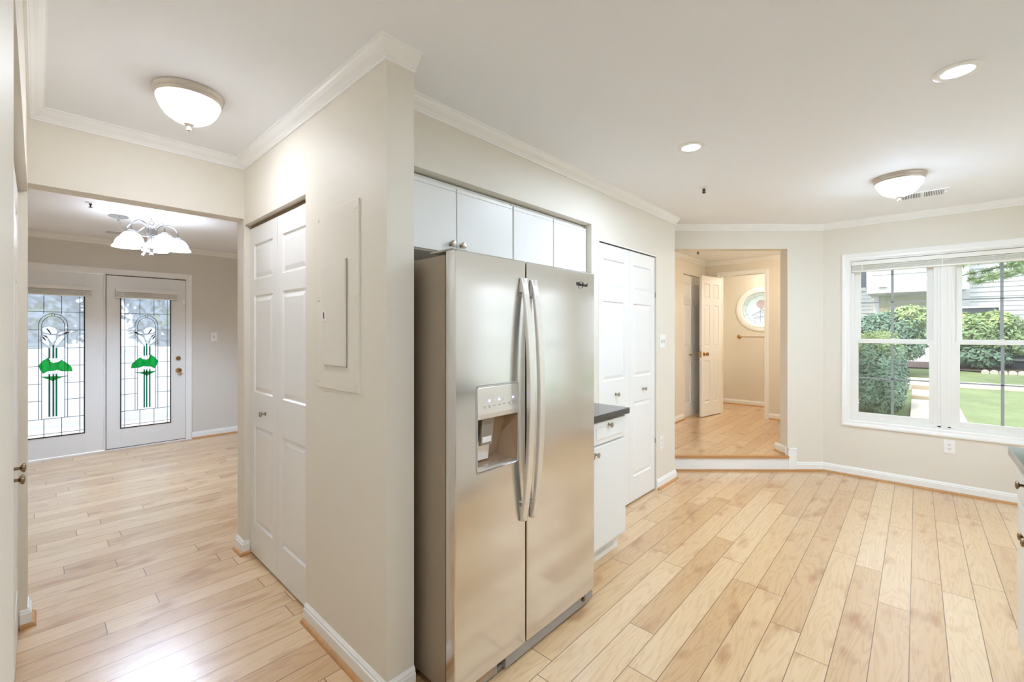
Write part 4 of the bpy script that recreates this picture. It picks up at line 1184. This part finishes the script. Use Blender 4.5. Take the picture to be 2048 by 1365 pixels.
for pt in ([(-0.03, -0.12), (-0.22, -0.16), (-0.50, -0.36), (-0.28, -0.34), (-0.03, -0.12)], [(0.0, 0.06), (0.12, 0.02), (0.22, -0.14), (0.12, -0.10), (0.0, 0.06)], [(-0.02, -0.45), (-0.20, -0.40), (-0.46, -0.52), (-0.22, -0.58), (-0.02, -0.45)],
           [(-0.02, -0.40), (0.2, -0.36), (0.42, -0.48), (0.18, -0.52), (-0.02, -0.40)], [(-0.03, -0.1), (0.14, -0.18), (0.40, -0.16), (0.16, -0.28), (-0.03, -0.1)]):
    ln(pt, 0.0018)
    g = MB(); g.prism([(x*RR, z*RR) for x, z in pt[:-1]], 0.040, 0.0445); obj('rose_leaf', g, 'art_white', g4)
obj('lead_came', lead, 'lead', w4)
tb = thing('towel_bar', 'brass towel bar on the powder room wall below the round window', 'towel bar', (-2.252, 8.235, 1.325))
b = MB(); b.tube([(0.0, -0.05, 0), (0.62, -0.05, 0)], 0.006, 10); obj('bar', b, 'brass', tb, smooth=True)
for x in (0.0, 0.62):
    b = MB(); b.lathe([(0.034, 0.0), (0.034, -0.006), (0.026, -0.014), (0.013, -0.022), (0.012, -0.045), (0.018, -0.050), (0.017, -0.060), (0.0005, -0.066)], (x, 0, 0), 'Y', 22); obj('bracket', b, 'brass', tb, smooth=True)
to = thing('toilet', 'white toilet mostly hidden behind the open powder room door', 'toilet', (-3.03, 7.78, ZU))
def oval(b, stations, n=28):
    rings = []
    for cx, rx, ry, z in stations:
        rings.append([b.bm.verts.new((cx+rx*math.cos(2*PI*i/n), ry*math.sin(2*PI*i/n), z)) for i in range(n)])
    for a, c in zip(rings, rings[1:]):
        for i in range(n):
            j = (i+1) % n; b.bm.faces.new((a[i], a[j], c[j], c[i]))
    b.bm.faces.new(rings[0]); b.bm.faces.new(rings[-1])
b = MB(); oval(b, [(0.34, 0.20, 0.10, 0.0), (0.34, 0.19, 0.095, 0.06), (0.36, 0.17, 0.09, 0.16), (0.40, 0.22, 0.15, 0.28), (0.42, 0.25, 0.18, 0.36), (0.42, 0.25, 0.18, 0.385)]); obj('bowl', b, 'ceramic', to, smooth=True)
b = MB(); oval(b, [(0.43, 0.245, 0.185, 0.386), (0.43, 0.25, 0.19, 0.395), (0.43, 0.245, 0.185, 0.41), (0.43, 0.20, 0.15, 0.418)]); obj('seat_lid', b, 'ceramic', to, smooth=True)
b = MB(); b.box(0.01, 0.20, -0.21, 0.21, 0.36, 0.72, 0.02); tk = obj('tank', b, 'ceramic', to, smooth=True)
b = MB(); b.box(0.0, 0.215, -0.22, 0.22, 0.72, 0.75, 0.008); obj('tank_lid', b, 'ceramic', to, smooth=True)
# unseen dome lamps, added to light the powder room and the raised hall
dome_light((-1.55, 7.72, ZC), 'unseen dome light added to brighten the powder room, hidden above the doorway', 0.13, 'dome_p')
dome_light((-1.02, 6.25, ZC), 'unseen dome light added to brighten the raised hall, hidden above the opening', 0.13, 'dome_w')

# ------------------------------------------------------------------ outdoors: front garden beyond the kitchen window
def G(y): return 0.25+max(0.0, y-6.5)*0.065 if y < 16 else 0.25+9.5*0.065
b = MB()
ys = [5.6, 6.5, 8, 10, 12, 14, 16, 30]
nx = [-12, 40]
b = MB()
for i in range(len(ys)-1):
    for xa, xb in ((-0.62, 14.0),):
        b.poly([(xa, ys[i], G(ys[i])), (xb, ys[i], G(ys[i])), (xb, ys[i+1], G(ys[i+1])), (xa, ys[i+1], G(ys[i+1]))])
    if ys[i] >= 8: b.poly([(-14, max(8.6, ys[i]), G(max(8.6, ys[i]))), (-0.62, max(8.6, ys[i]), G(max(8.6, ys[i]))), (-0.62, ys[i+1], G(ys[i+1])), (-14, ys[i+1], G(ys[i+1]))])
bmesh.ops.translate(b.bm, verts=b.bm.verts, vec=(0, 0, 0))
o = obj('lawn', b, 'grass'); o['kind'] = 'structure'
b = MB(); b.box(XR+0.16, 9, -4, 5.55, -0.5, 0.12); o = obj('side_bounce_ground', b, 'concrete'); o['kind'] = 'structure'  # unseen ground, made pale and neutral to keep green bounce light out
b = MB(); b.box(-0.06, 0.42, 5.62, 9.0, 0.1, 0.405, 0.01); b.box(-0.06, 0.42, 8.9, 9.75, 0.2, 0.475, 0.01); b.box(-0.60, 0.42, 9.70, 11.1, 0.3, 0.56, 0.01)
o = tag(obj('walkway', b, 'concrete'), 'pale concrete garden walkway with two low steps outside the window', 'walkway')
for rr_ in ((8.893, 8.901, 0.402, 0.455), (9.693, 9.701, 0.472, 0.540)):
    b = MB(); b.box(-0.061, 0.421, *rr_); obj('step_riser', b, 'riser', o)
b = MB()
for xa in (0.421, 2.0, 3.6, 5.2, 6.8): b.box(xa, xa+1.58, 10.25, 10.85, 0.45, 0.545, 0.008)
tag(obj('sidewalk', b, 'concrete'), 'pale concrete sidewalk crossing the lawn', 'sidewalk')
b = MB(); b.poly([(-3, 12.3, G(12.3)+0.02), (0.2, 12.5, G(12.5)+0.02), (1.2, 12.2, G(12.2)+0.02), (6, 12.2, G(12.2)+0.02), (6, 14.1, G(14)+0.03), (-3, 14.1, G(14)+0.03)])
o = obj('mulch_bed', b, 'mulch'); o['kind'] = 'stuff'; tag(o, 'brown mulch bed along the neighbouring house', 'mulch')
b = MB(); x = 0.95
while x < 5: b.lathe([(0.055, -0.02), (0.055, 0.02)], (x, 12.16, G(12.2)+0.02), 'Y', 12); x += 0.115
tag(obj('garden_edging', b, 'edging'), 'scalloped stone edging between lawn and mulch bed', 'garden edging')

def siding(b, x0, x1, y, z0, z1, lap=0.102, th=0.03, ends=True):
    pts = []; z = z0
    while z < z1-1e-6:
        zt = min(z+lap, z1); pts += [(y-th, z), (y-0.003, zt)]; z = zt
    A = [b.bm.verts.new((x0, p[0], p[1])) for p in pts]; B = [b.bm.verts.new((x1, p[0], p[1])) for p in pts]
    for i in range(len(pts)-1): b.bm.faces.new((A[i], B[i], B[i+1], A[i+1]))
    b.box(x0, x1, y, y+0.14, z0, z1)
hs = thing('house', 'neighbouring white clapboard house with an overhanging upper floor seen through the kitchen window', 'house', (0, 0, 0))
b = MB(); siding(b, 0.86, 7.0, 14.0, 0.55, 5.6); obj('siding_wall', b, 'siding', hs)
b = MB(); b.box(0.74, 0.86, 13.975, 14.12, 0.5, 5.6); obj('corner_board', b, 'siding', hs)
b = MB(); siding(b, -0.76, 0.70, 13.2, 2.62, 5.6); obj('upper_siding', b, 'siding', hs)
b = MB(); b.box(-0.86, 0.80, 13.17, 13.21, 2.30, 2.62); b.box(-0.86, -0.76, 13.175, 14.0, 2.621, 5.6); b.box(0.70, 0.80, 13.175, 13.98, 2.621, 5.6); b.box(-0.86, 0.735, 13.211, 15.7, 2.30, 2.34); b.box(0.70, 0.80, 13.211, 13.97, 2.341, 2.62); obj('upper_trim', b, 'siding', hs)
b = MB(); b.box(-0.9, 0.76, 15.6, 15.7, 0.5, 2.3); obj('porch_wall', b, 'brick', hs)
b = MB(); b.box(-0.72, 0.74, 14.6, 14.75, 2.02, 2.30); obj('porch_ceiling_beam', b, 'porch', hs)
b = MB(); b.box(-0.5, 0.74, 14.55, 14.62, 1.96, 2.05); b.box(-0.80, -0.70, 14.3, 14.4, 0.5, 2.30); obj('porch_trim', b, 'siding', hs)
b = MB(); b.box(-0.02, 0.30, 15.56, 15.6, 1.0, 1.95); wd = obj('window', b, 'darkglass', hs)
b = MB()
for z in (1.0, 1.23, 1.47, 1.71, 1.95): b.box(-0.02, 0.30, 15.54, 15.565, z-0.012, z+0.012)
for x in (-0.02, 0.14, 0.30): b.box(x-0.012, x+0.012, 15.54, 15.565, 1.0, 1.95)
obj('muntin', b, 'siding', wd)
b = MB(); siding(b, -6.0, -0.9, 15.8, 0.5, 6.0); obj('wing_wall', b, 'siding', hs)
b = MB(); b.box(-1.22, -1.04, 15.74, 15.79, 2.65, 3.45); wd = obj('window', b, 'darkglass', hs)
b = MB(); b.box(-1.26, -1.00, 15.72, 15.77, 2.55, 2.65); b.box(-1.04, -0.98, 15.72, 15.79, 2.6, 3.5); obj('window_trim', b, 'siding', wd)
b = MB(); b.box(-0.66, -0.50, 13.12, 13.18, 2.43, 2.50, 0.004); b.box(-0.62, -0.52, 13.11, 13.18, 2.43, 2.445); obj('eave_fixture', b, 'plate', hs)
b = MB(); b.box(-6.4, 7.4, 12.7, 16.2, 5.6, 5.75); obj('roof', b, 'greyboard', hs)
o = thing('privacy_screen', 'charcoal privacy screen behind the rhododendron bush outside', 'screen', (0, 0, 0))
b = MB(); b.box(0.50, 1.24, 13.40, 13.43, 0.78, 1.91, 0.004); obj('panel', b, 'charcoal', o)
b = MB(); b.box(0.46, 1.26, 13.38, 13.45, 1.91, 1.95); b.box(0.52, 0.56, 13.40, 13.44, 0.5, 0.8); b.box(1.18, 1.22, 13.40, 13.44, 0.5, 0.8); obj('frame', b, 'siding', o)
o = thing('fence', 'white vinyl fence beside the neighbouring house', 'fence', (0, 0, 0))
for i in range(9):
    b = MB(); b.box(-0.60+i*0.15, -0.455+i*0.15, 13.6, 13.63, 0.72, 1.50, 0.003); obj('board', b, 'white_out', o)
b = MB(); b.box(-0.62, 0.76, 13.58, 13.65, 1.50, 1.55); b.box(-0.62, 0.76, 13.585, 13.645, 0.68, 0.74); b.box(0.16, 0.25, 13.55, 13.66, 0.60, 1.56); obj('rail', b, 'white_out', o)
o = thing('deck_steps', 'weathered grey wooden deck steps at the foot of the white house', 'steps', (0, 0, 0))
for i in range(4):
    b = MB(); b.box(1.36, 3.2, 12.95+i*0.25, 13.22+i*0.25, 0.84+i*0.12, 0.88+i*0.12); obj('tread', b, 'greyboard', o)
b = MB(); b.box(1.38, 3.2, 13.03, 13.9, 0.55, 0.80); b.box(1.40, 3.2, 13.95, 13.97, 0.8, 1.35); obj('skirt', b, 'charcoal', o)

def leaves(b, n, c, r, size, rng, shell=0.55, flat=0.6, power=2.0, zmin=None):
    """scatter small folded leaves through the outer shell of a superellipsoid"""
    bm = b.bm
    for _ in range(n):
        while True:
            d = Vector((rng.gauss(0, 1), rng.gauss(0, 1), rng.gauss(0, 1))).normalized()
            k = (abs(d.x)**power+abs(d.y)**power+abs(d.z)**power)**(-1/power)
            rad = k*(shell+(1-shell)*rng.random()**0.5)*(1+0.10*math.sin(7*d.x+3*c[0])*math.cos(6*d.z+2*d.y))
            p = Vector((c[0]+d.x*rad*r[0], c[1]+d.y*rad*r[1], c[2]+d.z*rad*r[2]))
            if zmin is None or p.z > zmin: break
        nrm = (d+Vector((rng.gauss(0, .5), rng.gauss(0, .5), rng.gauss(0, .5)+flat))).normalized()
        t = nrm.orthogonal().normalized(); t.rotate(Matrix.Rotation(rng.random()*2*PI, 3, nrm)); w = nrm.cross(t)
        s = size*(0.6+0.8*rng.random())
        a = bm.verts.new(p-t*s); e = bm.verts.new(p+t*s); f = bm.verts.new(p+w*s*0.42-nrm*s*0.12); g_ = bm.verts.new(p-w*s*0.42-nrm*s*0.12)
        bm.faces.new((a, f, e)); bm.faces.new((a, e, g_))
def bush(name, lab, cat, clumps, size, core=True, stems=None, seed=1):
    rng = random.Random(seed)
    r = thing(name, lab, cat, (clumps[0][0][0], clumps[0][0][1], G(clumps[0][0][1])))
    off = Vector(r.location)
    cc = MB()
    for c, rad, n, m in clumps:
        b = MB(); lc = Vector(c)-off
        leaves(b, n, lc, rad, size, rng, power=2.3)
        o = obj('foliage', b, m, r)
        o['kind'] = 'stuff'
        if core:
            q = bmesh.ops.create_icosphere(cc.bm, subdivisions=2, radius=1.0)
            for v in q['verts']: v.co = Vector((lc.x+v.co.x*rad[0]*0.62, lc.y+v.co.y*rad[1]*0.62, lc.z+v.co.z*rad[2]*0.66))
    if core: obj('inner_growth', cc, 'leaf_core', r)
    else: cc.bm.free()
    b = MB(); cl = clumps[0]
    for i in range(stems or 4):
        a = rng.random()*2*PI; base_ = Vector((0.12*math.cos(a), 0.12*math.sin(a), 0)); top = Vector((cl[1][0]*0.6*math.cos(a), cl[1][1]*0.6*math.sin(a), cl[0][2]-off.z))
        b.tube([base_, (base_+top)/2+Vector((0, 0, 0.05)), top], [0.018, 0.013, 0.008], 6)
    obj('stems', b, 'bark', r)
    return r
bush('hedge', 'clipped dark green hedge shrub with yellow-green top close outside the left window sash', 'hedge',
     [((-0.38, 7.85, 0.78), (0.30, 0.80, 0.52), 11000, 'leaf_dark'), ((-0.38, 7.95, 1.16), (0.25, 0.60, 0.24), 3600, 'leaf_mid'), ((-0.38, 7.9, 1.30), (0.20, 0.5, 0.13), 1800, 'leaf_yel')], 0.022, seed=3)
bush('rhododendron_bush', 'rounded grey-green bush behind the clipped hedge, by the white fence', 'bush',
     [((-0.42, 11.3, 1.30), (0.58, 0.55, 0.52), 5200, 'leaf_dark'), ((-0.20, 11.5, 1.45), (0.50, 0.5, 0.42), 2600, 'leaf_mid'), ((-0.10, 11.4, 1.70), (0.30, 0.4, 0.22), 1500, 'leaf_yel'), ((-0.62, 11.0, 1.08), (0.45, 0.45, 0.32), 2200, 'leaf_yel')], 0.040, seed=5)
bush('rhododendron_bush', 'wide spreading light green bush in front of the charcoal screen', 'bush',
     [((0.92, 12.85, 1.42), (0.66, 0.5, 0.36), 4600, 'leaf_mid'), ((0.62, 12.8, 1.55), (0.36, 0.4, 0.26), 1500, 'leaf_yel'), ((1.10, 12.8, 1.62), (0.30, 0.4, 0.20), 1300, 'leaf_yel'), ((0.80, 12.75, 0.95), (0.60, 0.35, 0.24), 2000, 'leaf_dark'), ((1.50, 12.8, 1.22), (0.35, 0.4, 0.25), 1100, 'leaf_mid')], 0.045, core=False, stems=9, seed=9)
# a conifer outside the frame to the right whose branch tips hang into the window
tr_ = thing('pine_tree', 'pine tree right of the window whose needle branches hang across the upper sash', 'tree', (3.4, 9.6, G(9.6)))
b = MB(); b.tube([(0, 0, 0), (0.03, 0, 1.5), (0, 0.02, 3.5), (0, 0, 5.5)], [0.16, 0.14, 0.10, 0.04], 12); obj('trunk', b, 'bark', tr_, smooth=True)
rng = random.Random(11)
br = MB(); nd = MB()
def needle_spray(p, d, L):
    for _ in range(95):
        t = rng.random(); q = p+d*(L*t)
        v = (d*0.4+Vector((rng.gauss(0, 1), rng.gauss(0, 1), rng.gauss(0, 0.8)))).normalized()*0.10
        w = v.orthogonal().normalized()*0.006
        f = [nd.bm.verts.new(x) for x in (q-w, q+w, q+v)]; nd.bm.faces.new(f)
for k in range(32):
    a = rng.random()*2*PI if k > 15 else PI+rng.uniform(-0.30, 0.22)
    z0 = rng.uniform(2.6, 5.0) if k > 15 else rng.uniform(2.15, 2.75)
    L = rng.uniform(1.2, 2.2) if k > 15 else rng.uniform(1.9, 3.0)
    d = Vector((math.cos(a), math.sin(a), -0.10)).normalized()
    p0 = Vector((0, 0, z0)); br.tube([p0, p0+d*L*0.5+Vector((0, 0, 0.05)), p0+d*L-Vector((0, 0, 0.12))], [0.03, 0.018, 0.006], 6)
    for i in range(12):
        t = 0.35+0.65*i/11; q = p0+d*L*t-Vector((0, 0, 0.12*t*t))
        s_ = Vector((-d.y, d.x, -0.2))*(1 if i % 2 else -1)
        e_ = (d+s_*0.9).normalized(); L2 = 0.45*(1.2-t)
        br.tube([q, q+e_*L2], [0.006, 0.003], 5); needle_spray(q, e_, L2)
obj('branches', br, 'bark', tr_); o = obj('needles', nd, 'leaf_mid', tr_); o['kind'] = 'stuff'

o = thing('fence', 'unseen white panel added outside the right-hand kitchen window to whiten its light and reflection', 'fence', (3.6, 1.0, 0.12))
b = MB(); b.box(0, 0.05, 0, 8.0, 0.0, 2.3); obj('panel', b, 'white_out', o)  # unseen panel added so the refrigerator reflects white instead of green
# back yard beyond the stained glass doors
b = MB(); b.box(-16, -7.17, -6, 8, -0.3, -0.02); o = obj('patio', b, 'concrete'); o['kind'] = 'structure'
o = thing('fence', 'white patio fence blurred behind the stained glass doors', 'fence', (0, 0, 0))
b = MB(); b.box(-9.6, -9.55, -4, 6, -0.02, 1.12); obj('panel', b, 'white_out', o)
b = MB(); b.box(-9.64, -9.51, -4, 6, 1.12, 1.17); obj('rail', b, 'white_out', o)
bush('tree', 'tree blurred behind the upper part of the fixed stained glass door', 'tree',
     [((-12.5, -0.45, 2.3), (1.1, 1.45, 1.5), 5000, 'leaf_far'), ((-12.0, -0.1, 1.75), (0.4, 0.4, 0.35), 700, 'leaf_yel')], 0.10, seed=21)
bush('tree', 'tree blurred behind the upper part of the stained glass door with the knob', 'tree',
     [((-12.4, 2.35, 2.4), (1.1, 1.2, 1.6), 5000, 'leaf_far'), ((-11.9, 1.9, 1.7), (0.35, 0.3, 0.3), 500, 'leaf_yel')], 0.10, seed=22)

# ------------------------------------------------------------------ groups of repeats
GROUPS = {'recessed_light': 'recessed lights in the kitchen ceiling', 'ceiling_light': 'flush dome ceiling lights', 'fire_sprinkler': 'ceiling sprinklers',
          'ceiling_vent': 'ceiling vents', 'wall_cabinet': 'cabinets above the refrigerator', 'base_cabinet': 'white base cabinets', 'wall_outlet': 'duplex wall outlets',
          'window_blind': 'raised mini blinds', 'light_switch': 'wall light switches', 'countertop': 'stone countertops', 'rhododendron_bush': 'bushes along the neighbouring house',
          'tree': 'trees behind the stained glass doors', 'cord_cleat': 'cord cleats above the door blinds'}
for o in S.objects:
    if o.parent is None and 'label' in o.keys():
        k = o.name.split('.')[0]
        if k in GROUPS: o['group'] = GROUPS[k]
